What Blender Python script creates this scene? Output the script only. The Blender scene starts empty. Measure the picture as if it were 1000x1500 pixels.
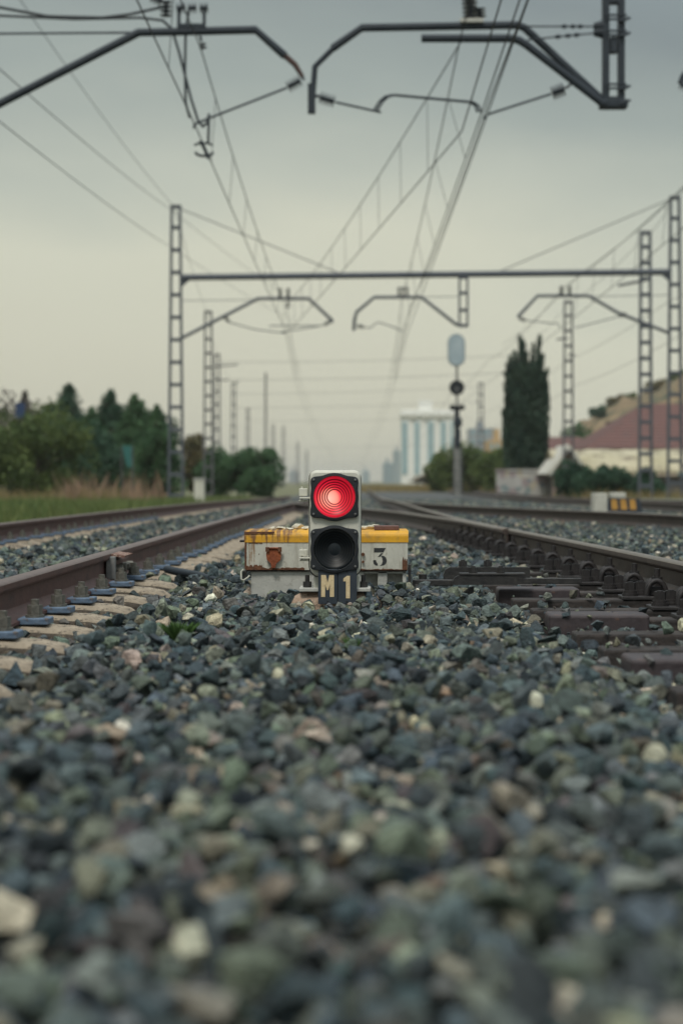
import bpy, bmesh, math, random
import numpy as np
from mathutils import Vector, Matrix

random.seed(7)
RNG = np.random.default_rng(11)
C = bpy.context.scene.collection
F, CX, HY, H = 2700.0, 525.0, 705.0, 0.505      # lens in photo pixels, vanishing point, camera height (m)


def W(px, py, Y):
    return Vector(((px - CX) / F * Y, Y, H - (py - HY) / F * Y))


def zt(y):
    """level of the line: flat, then gently falling away past the signal"""
    y = np.asarray(y, float)
    a = np.where(y < 10, 0.0, -9e-5 * (np.minimum(y, 50) - 10) ** 2)
    u = np.clip(y - 50, 0, 30)
    return a - 0.0072 * (u - u * u / 60.0)


# ------------------------------------------------------------------ mesh builder
ORG = {}


class MB:
    def __init__(s):
        s.v, s.f, s.m, s.sm = [], [], [], []

    def add(s, vs, fs, m=0, smooth=False):
        b = len(s.v)
        s.v += [tuple(p) for p in vs]
        for f in fs:
            s.f.append([b + i for i in f]); s.m.append(m); s.sm.append(smooth)
        return s

    def box(s, x0, x1, y0, y1, z0, z1, m=0, mat=None):
        vs = [Vector(p) for p in ((x0, y0, z0), (x1, y0, z0), (x1, y1, z0), (x0, y1, z0), (x0, y0, z1), (x1, y0, z1), (x1, y1, z1), (x0, y1, z1))]
        if mat is not None: vs = [mat @ p for p in vs]
        return s.add(vs, [(0, 3, 2, 1), (4, 5, 6, 7), (0, 1, 5, 4), (1, 2, 6, 5), (2, 3, 7, 6), (3, 0, 4, 7)], m)

    def bbox(s, x0, x1, y0, y1, z0, z1, b=0.004, m=0, seg=2):
        """bevelled box"""
        bm = bmesh.new()
        r = bmesh.ops.create_cube(bm, size=1)
        for v in bm.verts:
            v.co = Vector(((x0 + x1) / 2 + v.co.x * (x1 - x0), (y0 + y1) / 2 + v.co.y * (y1 - y0), (z0 + z1) / 2 + v.co.z * (z1 - z0)))
        bmesh.ops.bevel(bm, geom=bm.edges[:], offset=b, segments=seg, affect='EDGES', profile=.5)
        s.bm(bm, m, False); return s

    def bm(s, bm, m=0, smooth=False):
        bm.verts.index_update()
        s.add([v.co.copy() for v in bm.verts], [[v.index for v in f.verts] for f in bm.faces], m, smooth)
        bm.free(); return s

    def tube(s, path, rad, n=8, m=0, cap=True, smooth=True):
        P = [Vector(p) for p in path]
        R = rad if isinstance(rad, (list, tuple)) else [rad] * len(P)
        vs, fs = [], []
        up = None
        for i, p in enumerate(P):
            a = P[max(i - 1, 0)]; b = P[min(i + 1, len(P) - 1)]
            t = (b - a)
            if t.length < 1e-9: t = Vector((0, 0, 1))
            t.normalize()
            if up is None:
                up = Vector((0, 0, 1)) if abs(t.z) < .9 else Vector((0, 1, 0))
            u = t.cross(up)
            if u.length < 1e-6: u = t.cross(Vector((1, 0, 0)))
            u.normalize(); w = u.cross(t); up = w
            for k in range(n):
                an = 2 * math.pi * (k + .5) / n
                vs.append(p + (u * math.cos(an) + w * math.sin(an)) * R[i])
        for i in range(len(P) - 1):
            for k in range(n):
                k2 = (k + 1) % n
                fs.append((i * n + k, i * n + k2, (i + 1) * n + k2, (i + 1) * n + k))
        s.add(vs, fs, m, smooth)
        if cap:
            s.add(vs[:n], [tuple(range(n))], m); s.add(vs[-n:], [tuple(reversed(range(n)))], m)
        return s

    def insul(s, p0, p1, r, n=5, m=0):
        r *= 1.15
        p0, p1 = Vector(p0), Vector(p1)
        pts, rad = [], []
        for i in range(n):
            for t, q in ((.05, .3), (.32, 1), (.46, 1), (.7, .3)):
                pts.append(p0.lerp(p1, (i + t) / n)); rad.append(r * q)
        return s.tube(pts, rad, 12, m)

    def prism(s, poly, axis, d0, d1, m=0):
        """polygon (u,w) extruded along axis 'y' (u=x,w=z) or 'x' (u=y,w=z) or 'z' (u=x,w=y)"""
        def pt(u, w, d):
            return {'y': (u, d, w), 'x': (d, u, w), 'z': (u, w, d)}[axis]
        n = len(poly)
        vs = [pt(u, w, d0) for u, w in poly] + [pt(u, w, d1) for u, w in poly]
        fs = [list(range(n)), list(range(2 * n - 1, n - 1, -1))]
        fs += [(i, i + n, (i + 1) % n + n, (i + 1) % n) for i in range(n)]
        return s.add(vs, fs, m)

    def lathe_y(s, cx, cz, prof, n=40, m=0, smooth=True):
        """profile [(r, y)] turned about a Y axis through (cx, cz)"""
        vs, fs = [], []
        for r, y in prof:
            for k in range(n):
                a = 2 * math.pi * k / n
                vs.append((cx + r * math.cos(a), y, cz + r * math.sin(a)))
        for i in range(len(prof) - 1):
            for k in range(n):
                k2 = (k + 1) % n
                fs.append((i * n + k, i * n + k2, (i + 1) * n + k2, (i + 1) * n + k))
        s.add(vs, fs, m, smooth)
        return s

    def hexbolt(s, x, y, z, r=.024, h=.03, shaft=.03, m=0, rot=.2):
        a = [(x + r * math.cos(rot + k * math.pi / 3), y + r * math.sin(rot + k * math.pi / 3)) for k in range(6)]
        s.prism(a, 'z', z, z + h, m)
        s.tube([(x, y, z + h), (x, y, z + h + shaft)], r * .55, 8, m)
        return s

    def build(s, name, mats, parent=None, loc=None, label=None, cat=None, group=None, kind=None, fixn=True):
        me = bpy.data.meshes.new(name)
        org = Vector(loc) if loc is not None else (ORG.get(parent.name, Vector()) if parent is not None else Vector())
        v = np.array(s.v, float) - np.array(org)
        me.from_pydata([tuple(p) for p in v], [], s.f)
        if not isinstance(mats, (list, tuple)): mats = [mats]
        for q in mats: me.materials.append(q)
        me.polygons.foreach_set('material_index', s.m)
        me.polygons.foreach_set('use_smooth', s.sm)
        if fixn:
            b = bmesh.new(); b.from_mesh(me)
            bmesh.ops.recalc_face_normals(b, faces=b.faces); b.to_mesh(me); b.free()
        me.update()
        o = bpy.data.objects.new(name, me); C.objects.link(o)
        if parent is not None:
            o.parent = parent
        else:
            o.location = org
        ORG[o.name] = org
        return tag(o, label, cat, group, kind)


def tag(o, label=None, cat=None, group=None, kind=None):
    if label: o['label'] = label
    if cat: o['category'] = cat
    if group: o['group'] = group
    if kind: o['kind'] = kind
    return o


def thing(name, label, cat, loc=(0, 0, 0), group=None):
    o = bpy.data.objects.new(name, None); C.objects.link(o)
    o.location = loc; o.empty_display_size = .1
    ORG[o.name] = Vector(loc)
    return tag(o, label, cat, group)


def dup(root, dloc, label=None, group=None):
    r = root.copy(); C.objects.link(r)
    r.location = root.location + Vector(dloc)
    if label: r['label'] = label
    if group: r['group'] = group
    for ch in list(root.children):
        c = ch.copy(); C.objects.link(c); c.parent = r
        for g in list(ch.children):
            d = g.copy(); C.objects.link(d); d.parent = c
    return r


# ------------------------------------------------------------------ materials
def mat(name, col, rough=.8, metal=0., var=.25, scale=8., bump=.0, bscale=60., col2=None, attr=None, trans=0., spec=.5, detail=6.):
    m = bpy.data.materials.new(name); m.use_nodes = True
    nt = m.node_tree; N = nt.nodes; L = nt.links
    p = N['Principled BSDF']
    p.inputs['Roughness'].default_value = rough; p.inputs['Metallic'].default_value = metal
    p.inputs['Specular IOR Level'].default_value = spec
    tc = N.new('ShaderNodeTexCoord')
    nz = N.new('ShaderNodeTexNoise'); nz.inputs['Scale'].default_value = scale; nz.inputs['Detail'].default_value = detail
    nz.inputs['Roughness'].default_value = .65
    L.new(tc.outputs['Object'], nz.inputs['Vector'])
    rp = N.new('ShaderNodeValToRGB'); rp.color_ramp.elements[0].position = .32; rp.color_ramp.elements[1].position = .68
    if attr:
        at = N.new('ShaderNodeAttribute'); at.attribute_name = attr
        mx = N.new('ShaderNodeMix'); mx.data_type = 'RGBA'; mx.blend_type = 'MULTIPLY'; mx.inputs[0].default_value = 1
        rp.color_ramp.elements[0].color = (1 - var,) * 3 + (1,); rp.color_ramp.elements[1].color = (1 + var,) * 3 + (1,)
        L.new(at.outputs['Color'], mx.inputs[6]); L.new(rp.outputs[0], mx.inputs[7]); L.new(mx.outputs[2], p.inputs['Base Color'])
    else:
        c2 = col2 or tuple(c * (1 + var) for c in col)
        c1 = col if col2 else tuple(c * (1 - var) for c in col)
        rp.color_ramp.elements[0].color = (*c1, 1); rp.color_ramp.elements[1].color = (*c2, 1)
        L.new(rp.outputs[0], p.inputs['Base Color'])
    L.new(nz.outputs['Fac'], rp.inputs[0])
    if bump:
        b = N.new('ShaderNodeBump'); b.inputs['Strength'].default_value = bump; b.inputs['Distance'].default_value = .01
        n2 = N.new('ShaderNodeTexNoise'); n2.inputs['Scale'].default_value = bscale; n2.inputs['Detail'].default_value = 6
        L.new(tc.outputs['Object'], n2.inputs['Vector']); L.new(n2.outputs['Fac'], b.inputs['Height']); L.new(b.outputs[0], p.inputs['Normal'])
    if trans:
        t = N.new('ShaderNodeBsdfTranslucent'); ms = N.new('ShaderNodeMixShader'); ms.inputs[0].default_value = trans
        L.new(rp.outputs[0] if not attr else mx.outputs[2], t.inputs[0])
        L.new(p.outputs[0], ms.inputs[1]); L.new(t.outputs[0], ms.inputs[2]); L.new(ms.outputs[0], N['Material Output'].inputs[0])
    return m


def stains(m, col, lo, hi, scale=(1, 1, 1), noise=12., seed=0., rough=.9):
    """mix a second, shaped colour (rust, dirt, chips) over the material's base colour"""
    nt = m.node_tree; N = nt.nodes; L = nt.links
    p = N['Principled BSDF']; src = p.inputs['Base Color'].links[0].from_socket
    tc = N.new('ShaderNodeTexCoord'); mp = N.new('ShaderNodeMapping')
    mp.inputs['Scale'].default_value = scale; mp.inputs['Location'].default_value = (seed, seed * .7, seed * 1.3)
    nz = N.new('ShaderNodeTexNoise'); nz.inputs['Scale'].default_value = noise; nz.inputs['Detail'].default_value = 8; nz.inputs['Roughness'].default_value = .7
    L.new(tc.outputs['Object'], mp.inputs[0]); L.new(mp.outputs[0], nz.inputs['Vector'])
    mr = N.new('ShaderNodeMapRange'); mr.inputs['From Min'].default_value = lo; mr.inputs['From Max'].default_value = hi
    L.new(nz.outputs['Fac'], mr.inputs['Value'])
    mx = N.new('ShaderNodeMix'); mx.data_type = 'RGBA'
    L.new(mr.outputs[0], mx.inputs[0]); L.new(src, mx.inputs[6]); mx.inputs[7].default_value = (*col, 1)
    L.new(mx.outputs[2], p.inputs['Base Color'])
    return m


RUST = (.16, .07, .035)
M = {}
M['stone'] = mat('ballast_stone', (1, 1, 1), .8, 0, .6, 55, .9, 110, attr='stone_color')
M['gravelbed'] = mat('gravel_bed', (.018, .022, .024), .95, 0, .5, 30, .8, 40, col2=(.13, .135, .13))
M['earth'] = mat('dry_earth', (.16, .14, .085), .95, 0, .3, .6, .3, 5, col2=(.10, .12, .045))
M['railrust'] = stains(mat('rusty_rail_side', (.085, .036, .030), .62, .25, .3, 9, .25, 70, col2=(.125, .058, .048), spec=.6), (.045, .025, .024), .5, .7, (1, .25, 1), 18)
M['raildark'] = stains(mat('dark_rail_side', (.05, .038, .032), .6, .3, .3, 9, .25, 70, col2=(.085, .062, .052), spec=.6), (.025, .018, .018), .5, .7, (1, .25, 1), 18)
M['railhead'] = mat('worn_rail_head', (.17, .11, .10), .38, .55, .2, 14, .08, 40)
M['railhead2'] = mat('worn_brown_rail_head', (.19, .155, .125), .4, .55, .25, 14, .08, 40)
M['concrete'] = stains(mat('old_concrete', (.205, .165, .12), .92, 0, .3, 14, .9, 60, col2=(.38, .315, .235)), (.06, .05, .04), .53, .64, (1, 1, 1), 38)
M['concshade'] = stains(mat('shaded_mottled_concrete', (.045, .038, .032), .95, 0, .4, 20, .9, 60, col2=(.10, .08, .06)), (.26, .21, .15), .60, .68, (1, 1, 1), 45)  # sleeper sides: their shade put into a darker concrete colour, plus pale mottling
M['footing'] = stains(mat('pink_concrete', (.30, .2, .14), .95, 0, .3, 30, .8, 90, col2=(.5, .38, .29)), (.12, .08, .06), .55, .65, (1, 1, 1), 60)
M['bluepad'] = stains(mat('blue_plastic', (.07, .115, .18), .65, 0, .3, 25, .25, 60, col2=(.14, .20, .285)), (.10, .075, .06), .54, .66, (1, 1, 1), 26)
M['nut'] = mat('grey_nut_steel', (.10, .095, .08), .6, .4, .35, 40, .3, 90, col2=(.2, .19, .16))
M['blacksteel'] = mat('oily_black_steel', (.022, .022, .024), .5, .3, .4, 25, .3, 60, col2=(.05, .047, .045))
M['clipsteel'] = mat('dark_clip_steel', (.022, .02, .021), .55, .35, .3, 25, .3, 60, col2=(.045, .04, .04))
M['tie'] = stains(stains(mat('dark_timber', (.020, .017, .016), .88, 0, .4, 7, .9, 40, col2=(.058, .045, .04)), (.012, .011, .011), .5, .62, (1, 6, 6), 5), (.12, .09, .07), .6, .7, (1, 1, 1), 22)
M['tiecap'] = stains(mat('maroon_cover_paint', (.034, .026, .029), .6, 0, .25, 10, .3, 40, col2=(.056, .042, .045)), (.11, .06, .04), .58, .68, (1, 1, 1), 20)
M['cream'] = stains(mat('cream_paint', (.53, .52, .445), .5, 0, .12, 9, .06, 80, col2=(.62, .61, .53)), (.28, .26, .22), .58, .72, (1, 1, 1), 30)
M['blackplastic'] = mat('black_lens_frame', (.009, .012, .016), .7, 0, .3, 20, .06, 60)
M['gasket'] = mat('rubber_gasket', (.012, .014, .016), .8, 0, .2, 20)
M['plate'] = mat('dark_number_plate', (.022, .03, .042), .55, 0, .3, 16, .1, 60, col2=(.035, .046, .06))
M['gold'] = stains(mat('gold_reflective_letter', (.58, .44, .25), .6, 0, .2, 60, .1, 90, col2=(.72, .58, .36)), (.3, .22, .12), .58, .66, (1, 1, 1), 90)
M['screw'] = mat('lens_screw', (.18, .18, .18), .45, .5, .2, 20)
M['boxgrey'] = stains(stains(mat('pale_grey_paint', (.46, .455, .40), .65, 0, .14, 7, .12, 60, col2=(.58, .57, .50)), (.11, .06, .035), .62, .68, (1, 1, 1), 38), (.33, .31, .25), .5, .7, (3, 1, .6), 9, 3)
M['basegrey'] = stains(mat('grey_painted_iron', (.40, .40, .37), .8, 0, .16, 8, .25, 70, col2=(.52, .52, .48)), (.22, .21, .185), .55, .7, (1, 1, 1), 22)
M['yellow'] = stains(stains(mat('yellow_paint', (.58, .28, .014), .55, 0, .1, 6, .12, 60, col2=(.76, .40, .02)), (.42, .24, .05), .5, .68, (1, 1, 1), 16), (.1, .055, .02), .66, .7, (1, 1, 1), 30, 5)
M['rust'] = mat('flaking_rust', RUST, .95, 0, .4, 25, .6, 90, col2=(.09, .04, .024))
M['rustorange'] = mat('orange_rust', (.30, .085, .03), .9, 0, .35, 18, .5, 90, col2=(.19, .05, .022))
M['flaked'] = stains(mat('rust_with_paint_flakes', (.15, .075, .055), .95, 0, .3, 20, .6, 80, col2=(.22, .12, .09)), (.5, .42, .36), .53, .6, (1, 1, 1), 45)
M['weathered'] = mat('weathered_grey_plate', (.13, .13, .13), .8, 0, .3, 15, .4, 50, col2=(.22, .22, .21))
M['stencil'] = mat('black_stencil_paint', (.028, .03, .032), .8, 0, .3, 30)
M['redslab'] = mat('brown_tile', (.12, .06, .05), .85, 0, .25, 20, .3, 60)
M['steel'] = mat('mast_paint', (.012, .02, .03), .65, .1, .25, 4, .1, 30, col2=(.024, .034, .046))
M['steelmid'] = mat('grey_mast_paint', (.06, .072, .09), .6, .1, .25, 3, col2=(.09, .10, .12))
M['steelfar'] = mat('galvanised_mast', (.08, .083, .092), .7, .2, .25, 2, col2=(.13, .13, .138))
M['rustarm'] = mat('rusty_arm_tip', (.07, .04, .036), .8, 0, .3, 10)
M['porcelain'] = mat('dark_glazed_insulator', (.02, .028, .04), .3, 0, .2, 10)
M['wire'] = mat('weathered_copper_wire', (.03, .036, .04), .7, .2, .1, 5)
M['cable'] = mat('black_cable', (.018, .026, .034), .6, 0, .1, 5)


def head_by_normal(side, head, name):
    """rail: worn running surface on the top of the head only"""
    m = side.copy(); m.name = name
    nt = m.node_tree; N = nt.nodes; L = nt.links
    p = N['Principled BSDF']; src = p.inputs['Base Color'].links[0].from_socket
    ge = N.new('ShaderNodeNewGeometry'); sx = N.new('ShaderNodeSeparateXYZ'); L.new(ge.outputs['Normal'], sx.inputs[0])
    mr = N.new('ShaderNodeMapRange'); mr.inputs['From Min'].default_value = .6; mr.inputs['From Max'].default_value = .97
    L.new(sx.outputs['Z'], mr.inputs['Value'])
    tc = N.new('ShaderNodeTexCoord'); nz = N.new('ShaderNodeTexNoise'); nz.inputs['Scale'].default_value = 12; L.new(tc.outputs['Object'], nz.inputs[0])
    return m


# ------------------------------------------------------------------ world, sun, camera
HAZE = .00027
SUN_EL, SUN_AZ = math.radians(58), math.radians(200)      # azimuth from +Y clockwise: behind the camera, to the left
sc = bpy.context.scene
w = bpy.data.worlds.new('World'); sc.world = w; w.use_nodes = True
N = w.node_tree.nodes; L = w.node_tree.links; N.clear()
out = N.new('ShaderNodeOutputWorld'); mixs = N.new('ShaderNodeMixShader')
sky = N.new('ShaderNodeTexSky'); sky.sky_type = 'NISHITA'; sky.sun_disc = False
sky.sun_elevation = SUN_EL; sky.sun_rotation = SUN_AZ; sky.air_density = 1.5; sky.dust_density = 3
b1 = N.new('ShaderNodeBackground'); b1.inputs[1].default_value = .08; L.new(sky.outputs[0], b1.inputs[0])
tc = N.new('ShaderNodeTexCoord'); sx = N.new('ShaderNodeSeparateXYZ'); L.new(tc.outputs['Generated'], sx.inputs[0])
mp = N.new('ShaderNodeMapping'); mp.inputs['Scale'].default_value = (1.2, 1.2, 3.2); L.new(tc.outputs['Generated'], mp.inputs[0])
mp.inputs['Location'].default_value = (.35, .2, .1)
nz = N.new('ShaderNodeTexNoise'); nz.inputs['Scale'].default_value = 2.2; nz.inputs['Detail'].default_value = 5; nz.inputs['Roughness'].default_value = .5
L.new(mp.outputs[0], nz.inputs['Vector'])
ma = N.new('ShaderNodeMath'); ma.operation = 'MULTIPLY_ADD'; ma.inputs[1].default_value = .16; L.new(nz.outputs['Fac'], ma.inputs[0])
mb = N.new('ShaderNodeMath'); mb.operation = 'ADD'; mb.inputs[1].default_value = -.08; L.new(sx.outputs['Z'], mb.inputs[0])
# the cloud sheet thickens towards the right of the line
mc = N.new('ShaderNodeMath'); mc.operation = 'MULTIPLY_ADD'; mc.inputs[1].default_value = .12; L.new(sx.outputs['X'], mc.inputs[0]); L.new(mb.outputs[0], mc.inputs[2])
L.new(mc.outputs[0], ma.inputs[2])
rp = N.new('ShaderNodeValToRGB'); E = rp.color_ramp.elements
E[0].position = 0; E[0].color = (.57, .56, .45, 1)
E[1].position = 1; E[1].color = (.95, 1.05, 1.08, 1)
for pos, c in ((.06, (.605, .60, .487)), (.115, (.62, .625, .51)), (.155, (.49, .52, .45)), (.20, (.34, .385, .36)), (.26, (.235, .275, .28)), (.40, (.30, .37, .40)), (.6, (.66, .75, .78))):
    e = E.new(pos); e.color = (*c, 1)
L.new(ma.outputs[0], rp.inputs[0])
b2 = N.new('ShaderNodeBackground'); b2.inputs[1].default_value = 1.06; L.new(rp.outputs[0], b2.inputs[0])
mixs.inputs[0].default_value = .93
L.new(b1.outputs[0], mixs.inputs[1]); L.new(b2.outputs[0], mixs.inputs[2]); L.new(mixs.outputs[0], out.inputs[0])

sl = bpy.data.lights.new('sun', 'SUN'); sl.energy = 2.0; sl.angle = math.radians(14); sl.color = (1, .95, .86)
so = bpy.data.objects.new('sun', sl); C.objects.link(so)
d = Vector((math.sin(SUN_AZ) * math.cos(SUN_EL), math.cos(SUN_AZ) * math.cos(SUN_EL), math.sin(SUN_EL)))
so.rotation_euler = d.to_track_quat('Z', 'Y').to_euler(); so.location = (0, -5, 20)

cd = bpy.data.cameras.new('camera'); co = bpy.data.objects.new('camera', cd); C.objects.link(co); sc.camera = co
co.location = (0, 0, H); co.rotation_euler = (math.pi / 2, 0, 0)
cd.sensor_fit = 'HORIZONTAL'; cd.sensor_width = 24; cd.lens = 24 * F / 1000
cd.shift_x = -.025; cd.shift_y = -.045; cd.clip_start = .05; cd.clip_end = 6000
cd.dof.use_dof = True; cd.dof.focus_distance = 7.75; cd.dof.aperture_fstop = 2.5
sc.view_settings.view_transform = 'Standard'; sc.view_settings.look = 'None'; sc.view_settings.exposure = 0
sc.cycles.use_denoising = True
sc.cycles.max_bounces = 6; sc.cycles.volume_bounces = 0

# ------------------------------------------------------------------ ground
def ground_h(x, y):
    """terrain level below the ballast"""
    z = zt(y)
    x = np.asarray(x, float)
    z = z - .16 + 0 * x
    return z


def build_ground():
    ys = np.concatenate([np.arange(-12, 90, 2.0), [100, 120, 150, 200, 300, 500, 900, 2000, 4000]])
    xs = np.concatenate([[-3000, -900, -300, -120, -60, -30, -15, -8], np.arange(-5, 13, 1.0), [16, 30, 60, 120, 300, 900, 3000]])
    X, Y = np.meshgrid(xs, ys); Z = ground_h(X, Y)
    mb = MB(); nx = len(xs)
    vs = np.stack([X.ravel(), Y.ravel(), Z.ravel()], 1)
    fs = [(j * nx + i, j * nx + i + 1, (j + 1) * nx + i + 1, (j + 1) * nx + i) for j in range(len(ys) - 1) for i in range(nx - 1)]
    mb.add(vs, fs, 0, True); mb.build('ground', M['earth'], kind='structure', fixn=False)


build_ground()


# ------------------------------------------------------------------ rails
def pchip(pts):
    ys = np.array([p[0] for p in pts], float); xs = np.array([p[1] for p in pts], float)
    def f(y):
        # monotone-ish smooth interpolation
        y = np.asarray(y, float)
        m = np.gradient(xs, ys)
        i = np.clip(np.searchsorted(ys, y) - 1, 0, len(ys) - 2)
        h = ys[i + 1] - ys[i]; t = np.clip((y - ys[i]) / h, 0, 1)
        return (2 * t**3 - 3 * t**2 + 1) * xs[i] + (t**3 - 2 * t**2 + t) * h * m[i] + (-2 * t**3 + 3 * t**2) * xs[i + 1] + (t**3 - t**2) * h * m[i + 1]
    return f


XL = lambda y: -1.255 + 0 * np.asarray(y, float)          # left track, near rail
XL2 = lambda y: -2.995 + 0 * np.asarray(y, float)
XN = pchip([(-6, 1.62), (0, 1.58), (5, 1.49), (8.2, 1.39), (11.1, 1.25), (14, 1.10), (16.5, 1.0), (22, .90), (34, .83), (60, .80), (150, .7), (400, .7)])
XD = pchip([(11, 1.25), (14, 1.06), (16.5, .93), (18, .80), (21.6, .50), (25.9, -.03), (30, -.62), (34, -1.16)])
XF = pchip([(-6, 4.6), (10, 4.25), (15, 3.9), (19.8, 3.42), (25, 2.4), (30.5, 1.5), (38, .95), (46, .75), (60, .7)])
XF2 = pchip([(-6, 3.4), (12, 3.3), (24, 2.95), (34, 2.65), (60, 2.54), (150, 2.44), (400, 2.44)])
X3a = lambda y: 5.8 + 0 * np.asarray(y, float)
X3b = lambda y: 7.54 + 0 * np.asarray(y, float)
RAILP = [(-.07, 0), (.07, 0), (.07, .011), (.022, .026), (.0085, .045), (.0085, .105), (.033, .117), (.036, .124), (.036, .143), (.029, .149), (.015, .152), (-.015, .152), (-.029, .149), (-.036, .143), (-.036, .124), (-.033, .117), (-.0085, .105), (-.0085, .045), (-.022, .026), (-.07, .011)]


def rail(name, fx, y0, y1, mats, label, dz=0., group=None, step=.5):
    ys = np.arange(y0, y1 + 1e-6, step); xs = fx(ys); zs = zt(ys) + dz
    mb = MB(); n = len(RAILP)
    vs = [(x + p, y, z + q) for x, y, z in zip(xs, ys, zs) for p, q in RAILP]
    for k in range(n):
        k2 = (k + 1) % n
        top = 9 <= k <= 12 
        mb.add([], [], 0)
    mb.v = [tuple(v) for v in vs]
    for i in range(len(ys) - 1):
        for k in range(n):
            k2 = (k + 1) % n
            mb.f.append([i * n + k, i * n + k2, (i + 1) * n + k2, (i + 1) * n + k]); mb.m.append(1 if 8 <= k <= 12 else 0); mb.sm.append(k in (8, 9, 10, 11, 12, 2, 3, 5))
    mb.f.append(list(range(n))); mb.m.append(0); mb.sm.append(False)
    mb.f.append([(len(ys) - 1) * n + k for k in range(n)]); mb.m.append(0); mb.sm.append(False)
    loc = (float(xs[0]), y0, float(zs[0]))
    return mb.build(name, mats, loc=loc, label=label, cat='rail', group=group)


RB = .004
r1 = rail('rail', XL, -4, 80, [M['railrust'], M['railhead']], 'long rusty red-brown rail on blue pads at left, nearer rail of the left track', RB)
rail('rail', XL2, -4, 80, [M['railrust'], M['railhead']], 'rusty rail along the grass verge, farther rail of the left track', RB)
rail('rail', XN, -4, 140, [M['raildark'], M['railhead2']], 'dark brown rail with looped spring clips at right of the point machine', RB)
rail('switch_blade_rail', XD, 13.5, 34, [M['raildark'], M['railhead2']], 'dark rail curving left across the gravel behind the signal, branching off the near right rail', RB + .003)
rail('rail', XF, -4, 60, [M['raildark'], M['railhead2']], 'dark rail with pale top edge at right, in front of the striped box', RB)
rail('rail', X3a, 0, 120, [M['raildark'], M['railhead']], 'far dark rail of the rightmost track, the nearer of its two', RB)
rail('rail', X3b, 0, 120, [M['raildark'], M['railhead']], 'far dark rail of the rightmost track beside the weeds, the farther of its two', RB)

# insulated joint on the near left rail
jy = 9.35
jx = float(XL(jy))
mb = MB(); mb.bbox(jx + .012, jx + .05, jy - .26, jy + .3, .03, .112, .006)
jb = mb.build('joint_bar', M['railrust'], r1)
for k in range(4):
    yy = jy - .2 + k * .14
    mb = MB(); mb.tube([(jx + .05, yy, .072), (jx + .085, yy, .072)], .02, 6, smooth=False)
    mb.build('joint_bolt', M['nut'], jb)
mb = MB(); mb.bbox(jx + .018, jx + .062, jy - .32, jy - .275, .022, .135, .004); mb.build('joint_end_post', M['weathered'], r1)
mb = MB(); mb.prism([(jx + .036, .135), (jx + .10, .128), (jx + .105, .138), (jx + .036, .147)], 'y', jy - .26, jy + .05); mb.build('joint_cover', M['flaked'], r1)

# ------------------------------------------------------------------ left track: concrete sleepers
SLEEP_L = [round(3.0 + .585 * k, 3) for k in range(80)]


def sleeper_mesh(y0=0.):
    """rounded-end concrete sleeper lying along X, centred between the rails"""
    mb = MB()
    xs = [-1.27, -1.262, -1.235, -1.19, -1.12, -.95, -.72, -.4, 0, .4, .72, .95, 1.12, 1.19, 1.235, 1.262, 1.27]
    vs = []
    for x in xs:
        a = abs(x)
        top = -.002 if a < 1.0 else -.002 - .022 * min(1, (a - 1.0) / .2) ** 1.6 - (.075 * max(0, (a - 1.17) / .1) ** 2)
        if a < .6: top -= .06
        hw = .088 * (1 if a < 1.1 else math.sqrt(max(.12, 1 - ((a - 1.1) / .19) ** 2)))
        for u, wz in ((-1.16, -.14), (-1.12, -.04), (-1.04, -.018), (-.85, -.006), (0, .008), (.85, -.006), (1.04, -.018), (1.12, -.04), (1.16, -.14)):
            vs.append((x, y0 + u * hw, max(-.15, top + wz)))
    n = 9; fs = []; fd = []
    for i in range(len(xs) - 1):
        for k in range(n - 1):
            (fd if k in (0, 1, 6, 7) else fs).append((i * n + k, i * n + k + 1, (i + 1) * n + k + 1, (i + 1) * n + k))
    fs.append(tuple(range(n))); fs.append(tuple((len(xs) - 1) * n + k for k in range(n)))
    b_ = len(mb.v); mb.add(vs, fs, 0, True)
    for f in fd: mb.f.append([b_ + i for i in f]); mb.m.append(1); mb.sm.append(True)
    return mb


MIDL = (-1.255 - 2.995) / 2
SL = 'tan concrete sleeper with rounded end under the rails of the left track'
SG = 'concrete sleepers of the left track'
s0 = thing('concrete_sleeper', SL, 'sleeper', (MIDL, 0, 0), SG)
mb = sleeper_mesh(); mb.v = [(v[0] + MIDL, v[1], v[2]) for v in mb.v]; mb.build('sleeper_body', [M['concrete'], M['concshade']], s0)
for rx in (-1.255, -2.995):
    for sd in (-1, 1):
        mb = MB(); a, b = sorted((rx + sd * .062, rx + sd * .172)); mb.bbox(a, b, -.06, .06, .001, .024, .004)
        pd = mb.build('rail_pad', M['bluepad'], s0)
        mb = MB(); cx = rx + sd * .115
        mb.prism([(cx + .034 * math.cos(t), .034 * math.sin(t)) for t in np.linspace(0, 2 * math.pi, 12, False)], 'z', .024, .034)
        mb.hexbolt(cx, 0, .034, .027, .034, .02); mb.build('bolt', M['nut'], pd)
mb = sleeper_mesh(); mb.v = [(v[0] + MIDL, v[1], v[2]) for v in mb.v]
sfar = mb.build('concrete_sleeper', [M['concrete'], M['concshade']], loc=(MIDL, 0, 0), label=SL, cat='sleeper', group=SG)
first, firstf = True, True
for y in SLEEP_L:
    j = RNG.normal(0, .015)
    if y < 26:
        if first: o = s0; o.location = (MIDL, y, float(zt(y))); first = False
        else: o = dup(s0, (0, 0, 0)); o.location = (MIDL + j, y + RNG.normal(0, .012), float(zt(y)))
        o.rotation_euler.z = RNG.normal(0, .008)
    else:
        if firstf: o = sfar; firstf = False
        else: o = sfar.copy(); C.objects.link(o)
        o.location = (MIDL + j, y, float(zt(y)))

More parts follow.
